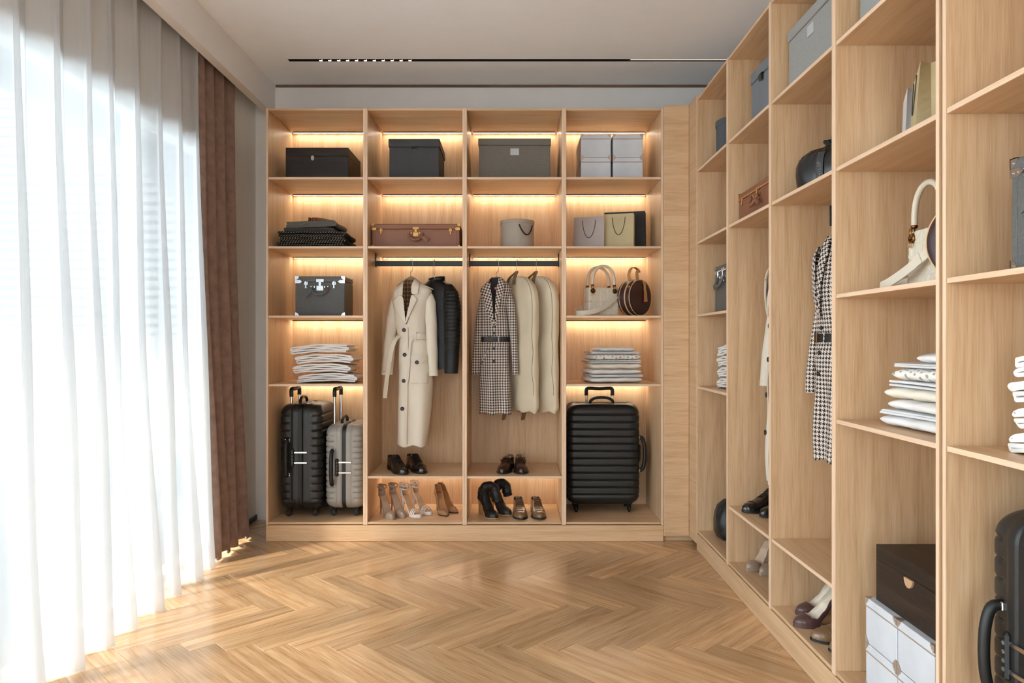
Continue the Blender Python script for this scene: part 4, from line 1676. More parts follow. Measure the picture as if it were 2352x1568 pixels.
for k, (o, lb, dz) in enumerate(lin):
    dup(o, lb + ' in the pile under the white handbag, right wall', (1.268, [2.098, 2.086, 2.066, 2.074, 2.060, 2.044, 2.036, 1.985][k], S4 + dz), pi + radians([2, 4, 0, 3, -2, 3, 1, 4][k]), LG)

# ================================================================== SHOES
def lerp(tab, t_):
    if t_ <= tab[0][0]:
        return tab[0][1]
    for k in range(len(tab) - 1):
        a, b = tab[k], tab[k + 1]
        if t_ <= b[0]:
            u = (t_ - a[0]) / (b[0] - a[0])
            u = u * u * (3 - 2 * u) * .5 + u * .5
            return a[1] + (b[1] - a[1]) * u
    return tab[-1][1]


WM = [(0, .0135), (.02, .019), (.06, .0255), (.12, .0300), (.22, .0320), (.38, .0320), (.52, .0370), (.66, .0435), (.76, .0430), (.86, .0365), (.93, .0270), (.975, .0170), (1, .0075)]


def shoe_shell(L, wt, ws, base, H, rim, openf, n=44, m=29, roll=.10):
    """two meshes: outer upper and lining"""
    rows, kinds = [], []
    A0 = 46.0
    for k in range(n + 1):
        t_ = k / n
        t_ = t_ * t_ * (3 - 2 * t_) * .35 + t_ * .65
        wh, zb, h, r_, o_ = lerp(wt, t_) * ws, lerp(base, t_), lerp(H, t_), lerp(rim, t_), lerp(openf, t_)
        y = L * (.5 - t_)
        row = []
        for i in range(m):
            a = -90 + 180 * i / (m - 1)
            s_, c_ = sin(radians(a)), cos(radians(a))
            xc_ = wh * (abs(s_) ** .8) * (1 if s_ > 0 else -1)
            pw_ = .7 if t_ > .3 else .2 + .5 * max(0, t_ - .06) / .24
            zc2 = zb + h * c_ ** pw_ if c_ > 1e-9 else zb
            aa = abs(a)
            sg_ = 1 if a > 0 else -1
            if aa >= A0:
                u = (90 - aa) / (90 - A0)
                xo, zo = wh * (1 + .05 * sin(pi * u) - roll * u), zb + r_ * u
            else:
                v = (A0 - aa) / A0
                if v < .35:
                    xo, zo = wh * ((1 - roll) - .08 * v / .35), zb + r_ + (.003 - r_) * v / .35
                else:
                    xo, zo = wh * (.92 - roll) * (1 - (v - .35) / .65), zb + .003
                xo = max(xo, 0)
            xo *= sg_
            row.append((xc_ * (1 - o_) + xo * o_, y, zc2 * (1 - o_) + zo * o_))
        rows.append(row)
        kinds.append(o_)
    up, ln = MB(), MB()
    vv = [p_ for r_ in rows for p_ in r_]
    fu_, fl_ = [], []
    for k in range(n):
        for i in range(m - 1):
            f = (k * m + i, k * m + i + 1, (k + 1) * m + i + 1, (k + 1) * m + i)
            a = abs(-90 + 180 * (i + .5) / (m - 1))
            (fl_ if (a < A0 - 4 and (kinds[k] + kinds[k + 1]) / 2 > .55) else fu_).append(f)
    fu_.append(tuple(range(m)))
    fu_.append(tuple(n * m + i for i in range(m)))
    up.add(vv, fu_)
    ln.add(vv, fl_)
    return up, ln, rows


def clean(mb):
    used = sorted({i for f in mb.f for i in f})
    mp_ = {o_: k for k, o_ in enumerate(used)}
    mb.v = [mb.v[i] for i in used]
    mb.f = [[mp_[i] for i in f] for f in mb.f]
    return mb


def sole_mb(L, wt, ws, base, th, t0=0.0, t1=1.0, grow=1.06, floor_from=None, n=30):
    rows = []
    for k in range(n + 1):
        t_ = t0 + (t1 - t0) * k / n
        wh = lerp(wt, t_) * ws * grow
        zt_ = lerp(base, t_)
        zb = zt_ - th
        if floor_from is not None and t_ >= floor_from:
            zb = 0.0
        zb = max(zb, 0.0)
        y = L * (.5 - t_) + (.003 if k == 0 else -.003 if k == n else 0)
        rows.append([(-wh, y, zb + .0008), (-wh * .985, y, zt_ + .001), (wh * .985, y, zt_ + .001), (wh, y, zb + .0008)])
    return MB().grid(rows, cu=True, cap0=True, cap1=True)


BASE_FLAT = [(0, .026), (.26, .025), (.40, .017), (.55, .009), (.85, .009), (1, .013)]


def flat_shoe(name, label, mat, lin_, sole_m, laces, L=.292, ws=1.0, throat=.40, lace_m=None, tassel=False, cap=False, grp=None, top=1.0):
    r = thing(name, label, 'shoe', group=grp)
    H = [(0, .056 * top), (.03, .064 * top), (.06, .066 * top), (.25, .070 * top), (.36, .088 * top), (.44, .084 * top), (.55, .067 * top), (.66, .050 * top), (.78, .041), (.90, .034), (.97, .025), (1, .013)]
    rim = [(0, .058 * top), (.05, .064 * top), (.20, .056 * top), (.30, .062 * top), (.40, .080 * top), (.5, .075)]
    of = [(0, 0), (.018, 0), (.055, 1), (throat - .06, 1), (throat + .02, 0), (1, 0)]
    u, l, rows = shoe_shell(L, WM, ws, BASE_FLAT, H, rim, of)
    clean(u).build('upper', mat, r, 70)
    clean(l).build('lining', lin_, r, 70)
    sl = sole_mb(L, WM, ws, BASE_FLAT, .0085, grow=1.09).build('sole', sole_m, r, 40)
    hb_ = []
    for k in range(9):
        t_ = .0 + .26 * k / 8
        wh = lerp(WM, t_) * ws * 1.05
        hb_.append([(-wh, L * (.5 - t_) + (.002 if k == 0 else 0), 0), (-wh, L * (.5 - t_) + (.002 if k == 0 else 0), .018), (wh, L * (.5 - t_) + (.002 if k == 0 else 0), .018), (wh, L * (.5 - t_) + (.002 if k == 0 else 0), 0)])
    MB().grid(hb_, cu=True, cap0=True, cap1=True).build('heel', sole_m, r, 40)

    def surf(t_, a):
        wh, zb, h = lerp(WM, t_) * ws, lerp(BASE_FLAT, t_), lerp(H, t_)
        s_, c_ = sin(radians(a)), cos(radians(a))
        return Vector((wh * abs(s_) ** .8 * (1 if s_ > 0 else -1), L * (.5 - t_), zb + h * c_ ** .7))
    if laces:
        for k in range(5):
            t_ = throat + .035 + .042 * k
            pts = [surf(t_ + .012 * abs(a) / 30, a) + Vector((0, 0, .0022)) for a in (-30, -20, -10, 0, 10, 20, 30)]
            MB().tube(pts, .0021, 6).build('lace', lace_m or RUB, r, 60)
        for sx in (-1, 1):
            pts = [surf(throat + .0 + .26 * k / 9, sx * (34 - 6 * (k / 9))) + Vector((0, 0, .0008)) for k in range(10)]
            MB().tube(pts, .0016, 6).build('eyelet_facing', mat, r, 60)
    if tassel:
        for sx in (-1, 1):
            q = surf(.52, sx * 8) + Vector((0, 0, .004))
            e_ = surf(.56, sx * 42) + Vector((sx * .004, -.004, .004))
            MB().tube([q, (q + e_) / 2 + Vector((0, 0, .003)), e_], [.0022, .0035, .0052], 8).build('tassel', mat, r, 50)
        MB().tube([surf(.50, a) + Vector((0, 0, .001)) for a in range(-70, 71, 10)], .0022, 6).build('apron_seam', mat, r, 60)
    if cap:
        MB().tube([surf(.80, a) + Vector((0, -.004 * cos(radians(a)), .0003)) for a in range(-82, 83, 8)], .0013, 6).build('toe_cap_seam', mat, r, 60)
    return r


def heel_base(hh, pl, ball=.66):
    return [(0, hh + .004), (.08, hh), (.22, hh - .004), (.36, hh * .72 + pl * .28), (.50, hh * .33 + pl * .67), (ball, pl + .0), (.85, pl), (1, pl + .003)]


def high_heel(name, label, kind, mat, inner, sole_m, hh=.108, pl=.006, L=.200, ws=.80, heel_w=(.0125, .0042), grp=None, heel_m=None, point=1.0):
    r = thing(name, label, 'shoe', group=grp)
    base = heel_base(hh, pl)
    wt = WM
    if point > 1:
        wt = [(a, b if a < .7 else b * (1 - (a - .7) / .3 * .55)) for a, b in WM[:-1]] + [(1, .003)]
    if kind == 'pump':
        H = [(0, .044), (.04, .054), (.08, .054), (.5, .03), (.62, .034), (.70, .034), (.80, .030), (.90, .024), (.97, .016), (1, .007)]
        rim = [(0, .050), (.06, .055), (.15, .046), (.30, .028), (.50, .020), (.64, .023), (.72, .028)]
        of = [(0, 0), (.02, 0), (.06, 1), (.66, 1), (.75, 0), (1, 0)]
    elif kind == 'strap':
        H = [(0, .052), (.04, .064), (.08, .060), (.5, .03), (.62, .030), (.72, .032), (.80, .030), (.90, .025), (.97, .017), (1, .007)]
        rim = [(0, .058), (.05, .066), (.14, .040), (.24, .004), (.58, .003), (.66, .010), (.74, .026)]
        of = [(0, 0), (.02, 0), (.06, 1), (.66, 1), (.74, 0), (1, 0)]
    else:
        H = [(0, .054), (.04, .068), (.08, .064), (.3, .01), (1, .004)]
        rim = [(0, .060), (.05, .070), (.14, .044), (.24, .004), (.55, .003), (1, .003)]
        of = [(0, 0), (.02, 0), (.06, 1), (1, 1)]
    u, l, rows = shoe_shell(L, wt, ws, base, H, rim, of, roll=.14)
    clean(u).build('upper', mat, r, 70)
    clean(l).build('insole', inner, r, 70)
    sole_mb(L, wt, ws, base, .0045, grow=1.03, floor_from=.62 if pl > .01 else None).build('sole', sole_m, r, 40)
    # heel
    rw = []
    y0_ = L * (.5 - .085)
    for k in range(9):
        u_ = k / 8
        w0, w1 = heel_w
        ww = w1 + (w0 - w1) * (1 - u_) ** 1.6
        z = (hh - .003) * (1 - u_)
        yy = y0_ + .006 * u_ - .010 * (1 - u_) ** 2
        rw.append([(ww * cos(2 * pi * i / 12), yy + ww * 1.15 * sin(2 * pi * i / 12), z + .0005) for i in range(12)])
    MB().grid(rw, cu=True, cap0=True, cap1=True).build('heel', heel_m or mat, r, 50)
    zh = hh + .066
    if kind in ('strap', 'sandal'):
        for q, (dz, tl) in enumerate(((0, 0),) if kind == 'strap' else ((-.012, 0), (.008, .2))):
            pts = []
            for k in range(33):
                a = 2 * pi * k / 32
                pts.append((.030 * sin(a) * 1.0, L * (.5 - .155) + .034 * cos(a), zh - .004 + dz - .014 * (1 - cos(a)) / 2 + .006 * tl))
            MB().ribbon(pts, (0, 0, 1), .0075, .0018).build('ankle_strap', mat, r, 60)
        MB().box(-.034, -.028, L * .5 - .030 - .045, L * .5 - .030 - .036, zh - .016, zh - .004, .001).build('buckle', SILVER, r)
    if kind == 'sandal':
        for k in range(3):
            t_ = .72 + .062 * k
            wh = lerp(wt, t_) * ws
            pts = []
            for i in range(17):
                a = radians(-90 + 180 * i / 16)
                pts.append((wh * 1.04 * sin(a), L * (.5 - t_) + .004 * cos(a), lerp(base, t_) - .004 + (.036 - .004 * k) * cos(a)))
            MB().ribbon(pts, (0, 1, 0), .0095, .0018).build('toe_strap', mat, r, 60)
    return r


OXB = plain('polished_black_leather', (24, 20, 18), 0.20, bump=.05, bscale=90, var=.2, coat=.4)
LOAF = plain('oxblood_leather', (52, 28, 22), 0.25, bump=.05, bscale=90, var=.15, coat=.3)
DERB = plain('bronze_leather', (124, 96, 68), 0.30, bump=.06, bscale=90, var=.15, coat=.3)
LINDK = plain('dark_shoe_lining', (18, 16, 15), 0.8)
LINTAN = plain('tan_shoe_lining', (196, 156, 96), 0.7)
TAUPE = plain('taupe_patent', (150, 130, 114), 0.28, var=.04, coat=.3)
TAUPIN = plain('taupe_insole', (188, 164, 142), 0.6)
SANDW = plain('white_sandal_leather', (224, 214, 206), 0.4, var=.03)
SANDIN = plain('nude_insole', (206, 168, 132), 0.55)
SUEDE = plain('tan_suede', (166, 124, 88), 0.95, bump=.4, bscale=700, var=.14, vscale=60)
SUEDIN = plain('suede_insole', (176, 130, 88), 0.8)
PLUMS = plain('plum_shoe_leather', (86, 60, 57), 0.33, var=.05)
PALEIN = plain('pale_insole', (222, 210, 192), 0.6)
BOOT = plain('soft_black_boot', (26, 26, 27), 0.5, bump=.35, bscale=35, var=.2)
LACEB = plain('brown_lace', (70, 38, 26), 0.7)

ox = flat_shoe('oxford_shoe', 'polished black lace-up shoe nearer the curtain, on the shelf under the trench coat', OXB, LINDK, RUB, True, grp='black lace-up shoes', cap=True)
ox.location = (P(913, 0, 4.57).x, 4.565, SS + E)
ox.rotation_euler.z = radians(27)
dup(ox, 'polished black lace-up shoe nearer the houndstooth coat, under the trench coat', (P(956, 0, 4.6).x, 4.605, SS + E), radians(25))
dup(ox, 'black lace-up shoe farther back on the right wall shelf', (1.232, 3.518, SS + E), HP + radians(24))
dup(ox, 'black lace-up shoe half hidden by the divider on the right wall shelf', (1.284, 3.425, SS + E), HP + radians(24))
lf_ = flat_shoe('tassel_loafer', 'dark brown tassel loafer nearer the trench coat, under the houndstooth coat', LOAF, LINTAN, RUB, False, L=.285, tassel=True, throat=.44, grp='brown tassel loafers', top=.92)
lf_.location = (P(1163, 0, 4.6).x, 4.60, SS + E)
lf_.rotation_euler.z = radians(-11)
dup(lf_, 'dark brown tassel loafer below the garment bags', (P(1196, 0, 4.6).x, 4.595, SS + E), radians(2))
db = flat_shoe('derby_shoe', 'bronze brown derby shoe beside the black boots', DERB, LINDK, RUB, True, lace_m=LACEB, cap=True, grp='bronze brown derby shoes')
db.location = (P(1193, 0, 4.6).x, 4.595, SB + E)
db.rotation_euler.z = radians(4)
dup(db, 'bronze brown derby shoe nearer the wide black suitcase', (P(1234.5, 0, 4.6).x, 4.595, SB + E), radians(5))
dup(db, 'brown derby shoe beside the plum pumps on the right wall', (1.238, 2.668, SB + E), HP + radians(6))
dup(db, 'second brown derby shoe, half hidden by the divider, right wall', (1.262, 2.570, SB + E), HP + radians(6))

tp_ = high_heel('ankle_strap_pump', 'taupe ankle strap pump nearest the grey suitcase', 'strap', TAUPE, TAUPIN, TAUPE, hh=.122, pl=.014, L=.205, ws=.72, grp='taupe ankle strap pumps')
tp_.location = (P(887.5, 0, 4.54).x, 4.545, SB + E)
tp_.rotation_euler.z = radians(33)
dup(tp_, 'taupe ankle strap pump beside the white sandals', (P(911.5, 0, 4.56).x, 4.59, SB + E), radians(33))
dup(tp_, 'taupe ankle strap pump on the right wall bottom shelf, fully in view', (1.204, 3.515, SB + E), HP + radians(33))
dup(tp_, 'taupe ankle strap pump half hidden by the divider, right wall', (1.2450, 3.450, SB + E), HP + radians(33))
sn = high_heel('heeled_sandal', 'white strappy sandal nearer the taupe pumps', 'sandal', SANDW, SANDIN, SANDW, hh=.118, pl=.016, L=.205, heel_w=(.013, .008), grp='white strappy sandals')
sn.location = (P(944, 0, 4.6).x, 4.585, SB + E)
sn.rotation_euler.z = radians(43)
dup(sn, 'white strappy sandal nearer the tan suede pumps', (P(968, 0, 4.66).x, 4.662, SB + E), radians(43))
dup(sn, 'white sandal toe peeping past the divider on the right wall', (1.292, 3.368, SB + E), HP + radians(43))
su = high_heel('suede_pump', 'tan suede pointed pump nearer the white sandals', 'pump', SUEDE, SUEDIN, RUB, hh=.118, pl=.005, L=.205, ws=.78, point=2, grp='tan suede pumps')
su.location = (P(1014, 0, 4.62).x, 4.63, SB + E)
su.rotation_euler.z = radians(24)
dup(su, 'tan suede pointed pump turned toward the divider', (P(1029, 0, 4.7).x, 4.70, SB + E), radians(42))
pp = high_heel('plum_pump', 'plum leather pump in front, on the right wall bottom shelf', 'pump', PLUMS, PALEIN, PLUMS, hh=.105, pl=.012, L=.215, ws=.86, grp='plum leather pumps')
pp.location = (1.190, 2.808, SB + E)
pp.rotation_euler.z = HP + radians(9)
dup(pp, 'plum leather pump behind the other, on the right wall bottom shelf', (1.246, 2.930, SB + E), HP + radians(9))


def boot(label, lean, fold, grp):
    r = thing('heeled_boot', label, 'boot', group=grp)
    base = heel_base(.090, .005)
    L, ws = .215, .86
    H = [(0, .045), (.05, .075), (.12, .088), (.24, .090), (.36, .078), (.50, .058), (.62, .048), (.74, .044), (.86, .038), (.96, .028), (1, .012)]
    u, l, rows = shoe_shell(L, WM, ws, base, H, [(0, .05)], [(0, 0), (1, 0)])
    clean(u).build('foot', BOOT, r, 70)
    sole_mb(L, WM, ws, base, .004, grow=1.03).build('sole', LINTAN, r, 40)
    hb_ = []
    for k in range(7):
        u_ = k / 6
        z = .088 * (1 - u_)
        w0 = .013 - .003 * u_
        y0_ = L * (.5 - .10) + .004 * u_
        hb_.append([(-w0, y0_ - .012 + .010 * u_, z), (w0, y0_ - .012 + .010 * u_, z), (w0, y0_ + .020, z), (-w0, y0_ + .020, z)])
    MB().grid(hb_, cu=True, cap0=True, cap1=True).build('block_heel', LINTAN, r)
    pth = smooth_path([(0, L * .30, .10), (0, L * .30, .13), (lean[0] * .5, L * .28 + lean[1] * .5, .152), (lean[0], L * .26 + lean[1], .172), (lean[0] + fold[0] * .45, L * .24 + lean[1] + fold[1] * .35, .178), (lean[0] + fold[0] * .9, L * .22 + lean[1] + fold[1] * .75, .160), (lean[0] + fold[0], L * .2 + lean[1] + fold[1], .125), (lean[0] + fold[0] * 1.12, L * .2 + lean[1] + fold[1] * 1.1, fold[2])], 5)
    n = len(pth)
    rad = [.038 - .008 * k / n + .0013 * sin(k * 1.3) for k in range(n)]
    MB().tube(pth, rad, 20, flat=.85).build('shaft', BOOT, r, 70)
    return r


b1 = boot('black heeled boot with folded shaft, nearer the tan suede pumps', (.006, -.01), (.058, -.015, .085), 'black heeled boots')
b1.location = (P(1121, 0, 4.56).x, 4.555, SB + E)
b1.rotation_euler.z = radians(30)
b2 = boot('black heeled boot with folded shaft, beside the derby shoes', (.012, -.01), (.056, -.01, .100), 'black heeled boots')
b2.location = (P(1149, 0, 4.62).x, 4.64, SB + E)
b2.rotation_euler.z = radians(36)

# ================================================================== HANGING CLOTHES
KP = 4.62 / F                     # metres per pixel at the hanging depth
ZR = 1.709


def gx_(px, px0):
    return (px - px0) * KP


def gz_(py):
    return EYE + (784.0 - py) * KP


class Cloth:
    """a hanging garment shell given by rows (z, xl, xr, depth); front is -y"""

    def __init__(s, rows, yc=0.0, p=2.5):
        s.rows = sorted(rows)
        s.yc = yc
        s.p = p

    def at(s, z):
        R = s.rows
        if z <= R[0][0]:
            return R[0][1:]
        for a, b in zip(R, R[1:]):
            if z <= b[0]:
                u = (z - a[0]) / (b[0] - a[0])
                return tuple(a[k] + (b[k] - a[k]) * u for k in (1, 2, 3))
        return R[-1][1:]

    def fold(s, x, z):
        return 0.0

    def front(s, x, z):
        xl, xr, d = s.at(z)
        u = max(-1, min(1, (2 * x - xl - xr) / (xr - xl)))
        return s.yc - d * (1 - abs(u) ** s.p) ** (1 / s.p) + s.fold(x, z)

    def shell(s, nz=64, n=72, carve=None):
        z0, z1 = s.rows[0][0], s.rows[-1][0]
        rows, us, inside = [], [], []
        for j in range(nz + 1):
            z = z0 + (z1 - z0) * j / nz
            xl, xr, d = s.at(z)
            a, xc = (xr - xl) / 2, (xl + xr) / 2
            row, ins, flat_ = [], [], []
            for i in range(n + 1):
                th = pi / 2 + 2 * pi * i / n
                c, q = cos(th), sin(th)
                x = xc + a * (abs(c) ** (2 / s.p)) * (1 if c > 0 else -1)
                y = s.yc + d * (abs(q) ** (2 / s.p)) * (1 if q > 0 else -1)
                f = False
                zz = z
                if q < 0:
                    y += s.fold(x, z) * min(1, -q * 2)
                    if j == 0:
                        zz += .006 * sin(x * 60) - .004
                flat_.append((x, y, 0))
                if carve and q < -.05:
                    cv = carve(z)
                    if cv and cv[0] < x < cv[1]:
                        e = min(x - cv[0], cv[1] - x) / .006
                        y = y + (s.yc + d * .35 - y) * min(1, e)
                        f = True
                row.append((x, y, zz))
                ins.append(f)
            L = [0]
            for i in range(1, n + 1):
                L.append(L[-1] + (Vector(flat_[i]) - Vector(flat_[i - 1])).length)
            h = L[n // 2]
            rows.append(row)
            us.append([(l - h, z) for l in L])
            inside.append(ins)
        o_, l_ = MB(), MB()
        vv = [p_ for r_ in rows for p_ in r_]
        uv = [q for r_ in us for q in r_]
        fo_, fl_ = [], []
        m = n + 1
        for j in range(nz):
            for i in range(n):
                f = (j * m + i, j * m + i + 1, (j + 1) * m + i + 1, (j + 1) * m + i)
                (fl_ if (inside[j][i] and inside[j][i + 1] and inside[j + 1][i] and inside[j + 1][i + 1]) else fo_).append(f)
        fo_.append(tuple(range(n)))
        fo_.append(tuple(nz * m + i for i in range(n)))
        for M_, fs in ((o_, fo_), (l_, fl_)):
            used = sorted({i for f in fs for i in f})
            mp_ = {a: k for k, a in enumerate(used)}
            M_.v = [Vector(vv[i]) for i in used]
            M_.u = [uv[i] for i in used]
            M_.f = [[mp_[i] for i in f] for f in fs]
        return o_, l_

    def patch(s, rows, off=.004, th=.003, nu=8, nv=None, rot=0.0):
        """piece lying on the front: rows (z, x0, x1)"""
        rows = sorted(rows)
        z0, z1 = rows[0][0], rows[-1][0]
        nv = nv or max(4, int((z1 - z0) / .012))
        zs = sorted(set([z0 + (z1 - z0) * k / nv for k in range(nv + 1)] + [r_[0] for r_ in rows]))
        A, B, uv = [], [], []
        for z in zs:
            for a, b in zip(rows, rows[1:]):
                if a[0] <= z <= b[0] + 1e-9:
                    u = (z - a[0]) / max(b[0] - a[0], 1e-9)
                    x0, x1 = a[1] + (b[1] - a[1]) * u, a[2] + (b[2] - a[2]) * u
                    break
            ra, rb_ = [], []
            for k in range(nu + 1):
                x = x0 + (x1 - x0) * k / nu
                y = s.front(x, z) - off
                ra.append((x, y - th, z))
                rb_.append((x, y, z))
                c, q = cos(rot), sin(rot)
                uv.append((x * c - z * q, x * q + z * c))
            A.append(ra)
            B.append(rb_)
        nuv = uv
        mb = MB()
        mb.grid(A, uv=nuv)
        mb.grid(B, uv=nuv)
        n = nu + 1
        m = len(A)
        o2 = n * m
        for j in range(m - 1):
            for i in (0, nu):
                mb.f.append([j * n + i, (j + 1) * n + i, o2 + (j + 1) * n + i, o2 + j * n + i])
        for i in range(nu):
            for j in (0, m - 1):
                mb.f.append([j * n + i, j * n + i + 1, o2 + j * n + i + 1, o2 + j * n + i])
        return mb


def sleeve(path, n=24, flat=.85, ribs=None, wr=.0):
    """path: (x, y, z, r) from cuff up to shoulder"""
    P_ = []
    for k in range(len(path) - 1):
        for i in range(8):
            u = i / 8
            P_.append([path[k][q] + (path[k + 1][q] - path[k][q]) * u for q in range(4)])
    P_.append(list(path[-1]))
    # extra rows for ribs
    if ribs:
        Q = []
        for a, b in zip(P_, P_[1:]):
            for i in range(4):
                Q.append([a[q] + (b[q] - a[q]) * i / 4 for q in range(4)])
        Q.append(P_[-1])
        P_ = Q
    rows, uv = [], []
    zt_ = path[-1][2]
    nP = len(P_)
    for k, (x, y, z, r_) in enumerate(P_):
        rr = r_
        if ribs and ribs[0] < z < ribs[1]:
            rr = r_ - .0042 * exp(-((((z / ribs[2]) % 1.0) - .5) / .16) ** 2)
        e = 1.0
        if k >= nP - 6:
            e = sqrt(max(0.0, 1 - ((k - (nP - 6)) / 5.4) ** 2))
        row = []
        for i in range(n + 1):
            a = pi / 2 + 2 * pi * i / n
            q = 1 + wr * sin(3 * a + z * 40) * .5
            row.append((x + rr * q * e * cos(a), y + rr * flat * q * e * sin(a), z + (.5 - .5 * e) * .01))
            uv.append((r_ * (a - pi / 2 - pi) + x, z))
        rows.append(row)
    mb = MB()
    mb.grid(rows, uv=uv)
    mb.f.append(list(range(n)))
    mb.f.append([(nP - 1) * (n + 1) + i for i in range(n)])
    return mb


HANGW = wood('hanger_wood', (128, 110, 84), (158, 140, 110), (176, 160, 130), axis='x', rough=.5)
HOOKM = plain('hook_steel', (150, 142, 130), .3, metal=1.0)


def hanger(label, loc, rz, zh, half=.165, drop=.052, group='clothes hangers'):
    r = thing('clothes_hanger', label, 'hanger', loc, rz, group)
    up_, lo_ = [], []
    for k in range(21):
        u = -1 + 2 * k / 20
        s_ = abs(u)
        zt_ = zh - drop * (s_ ** 1.25) - .006 * s_
        up_.append((half * u, zt_))
        lo_.append((half * u, zt_ - (.074 - .05 * s_)))
    rows = []
    for k in range(21):
        u = abs(-1 + 2 * k / 20)
        x, z1 = up_[k]
        z0 = lo_[k][1]
        t_ = .010 + .006 * u
        yb = .006
        row = []
        for i in range(12):
            a = 2 * pi * i / 12
            row.append((x, yb + t_ * cos(a), (z0 + z1) / 2 + (z1 - z0) / 2 * sin(a)))
        rows.append(row)
    MB().grid(rows, cu=True, cap0=True, cap1=True).build('hanger_bar', HANGW, r, 60)
    zt_ = ZR + .017
    pth = smooth_path([(-.004, .008, zh - .01), (-.004, .006, zh + .018), (.0, -.003, zh + .026), (.010, -.012, zh + .032), (.012, -.0125, zh + .045), (.012, -.0125, zt_ - .004), (.011, -.010, zt_ + .005), (.004, .0, zt_ + .0065), (-.004, .009, zt_ + .004), (-.007, .0125, zt_ - .006), (-.007, .0125, zt_ - .016)], 4)
    MB().tube(pth, .0018, 6).build('hook', HOOKM, r, 60)
    return r


def button(M_, c, r_=.0115, parent=None, mat=None, square=False):
    m = MB()
    if square:
        m.box(c[0] - r_, c[0] + r_, c[1] - .004, c[1], c[2] - r_, c[2] + r_, .002)
    else:
        m.lathe([(.0001, c[1] - .003), (r_ * .62, c[1] - .003), (r_ * .8, c[1] - .0052), (r_, c[1] - .004), (r_, c[1])], 18, (c[0], 0, c[2]), 'y')
        for a in (0, 1, 2, 3):
            m.ball((c[0] + .0026 * (1 if a % 2 else -1), c[1] - .0034, c[2] + .0026 * (1 if a // 2 else -1)), .0011, 6, 4)
    return m.build('button', mat, parent, 40)


# ---- materials
TRENCH = plain('cream_wool', (214, 204, 188), 0.9, bump=.3, bscale=600, var=.025)
BTN = plain('dark_horn', (42, 32, 26), 0.35, var=.25, vscale=120)
BAGC = plain('cream_garment_cotton', (202, 188, 163), 0.95, bump=.4, bscale=700, var=.04)
BAGSTR = plain('brown_webbing', (124, 100, 70), 0.85, bump=.4, bscale=600)
JKT = plain('black_biker_leather', (19, 18, 18), 0.46, bump=.3, bscale=180, var=.2, spec=.28)

# houndstooth: 2/2 twill of four dark and four light threads
hm, hnt, hbs = new_mat('houndstooth_wool')
uvn = N(hnt, 'ShaderNodeUVMap')
sxn = N(hnt, 'ShaderNodeSeparateXYZ')
hnt.links.new(uvn.outputs[0], sxn.inputs[0])
PER = .0168
hu = mth(hnt, 'ADD', mth(hnt, 'MULTIPLY', sxn.outputs[0], 8 / PER), 8000.0)
hv = mth(hnt, 'ADD', mth(hnt, 'MULTIPLY', sxn.outputs[1], 8 / PER), 8000.0)
wa = mth(hnt, 'LESS_THAN', mth(hnt, 'MODULO', hu, 8.0), 4.0)
we = mth(hnt, 'LESS_THAN', mth(hnt, 'MODULO', hv, 8.0), 4.0)
tw = mth(hnt, 'LESS_THAN', mth(hnt, 'MODULO', mth(hnt, 'ADD', hu, hv), 4.0), 2.0)
sel = N(hnt, 'ShaderNodeMix', data_type='FLOAT')
hnt.links.new(tw, sel.inputs[0])
hnt.links.new(wa, sel.inputs[2])
hnt.links.new(we, sel.inputs[3])
hc = N(hnt, 'ShaderNodeMix', data_type='RGBA')
hnt.links.new(sel.outputs[0], hc.inputs[0])
hc.inputs[6].default_value = (*s2l((214, 200, 190)), 1)
hc.inputs[7].default_value = (*s2l((24, 24, 25)), 1)
hnt.links.new(hc.outputs[2], hbs.inputs['Base Color'])
hbs.inputs['Roughness'].default_value = .9

# plaid lining
pm_, pnt, pbs = new_mat('plaid_lining')
tc_ = N(pnt, 'ShaderNodeTexCoord')
sxp = N(pnt, 'ShaderNodeSeparateXYZ')
pnt.links.new(tc_.outputs['Object'], sxp.inputs[0])
a1 = mth(pnt, 'LESS_THAN', mth(pnt, 'FRACT', mth(pnt, 'MULTIPLY', mth(pnt, 'ADD', sxp.outputs[0], 5.0), 45.0)), .28)
a2 = mth(pnt, 'LESS_THAN', mth(pnt, 'FRACT', mth(pnt, 'MULTIPLY', mth(pnt, 'ADD', sxp.outputs[2], 5.0), 38.0)), .28)
sm2 = mth(pnt, 'MULTIPLY', mth(pnt, 'ADD', a1, a2), .5)
prp = ramp(pnt, [(0.0, s2l((84, 58, 38))), (.5, s2l((124, 92, 62))), (1, s2l((170, 140, 100)))])
pnt.links.new(sm2, prp.inputs[0])
pnt.links.new(prp.outputs[0], pbs.inputs['Base Color'])
pbs.inputs['Roughness'].default_value = .85
DKLIN = plain('dark_coat_lining', (44, 34, 32), .7)


def rows_px(lst, px0):
    return [(gz_(py), gx_(a, px0), gx_(b, px0), d) for py, a, b, d in lst]


def pat_px(lst, px0):
    return [(gz_(py), gx_(a, px0), gx_(b, px0)) for py, a, b in lst]


def carve_px(lst, px0):
    R = sorted(pat_px(lst, px0))

    def f(z):
        if z < R[0][0] or z > R[-1][0]:
            return None
        for a, b in zip(R, R[1:]):
            if z <= b[0]:
                u = (z - a[0]) / (b[0] - a[0])
                return a[1] + (b[1] - a[1]) * u, a[2] + (b[2] - a[2]) * u
    return f


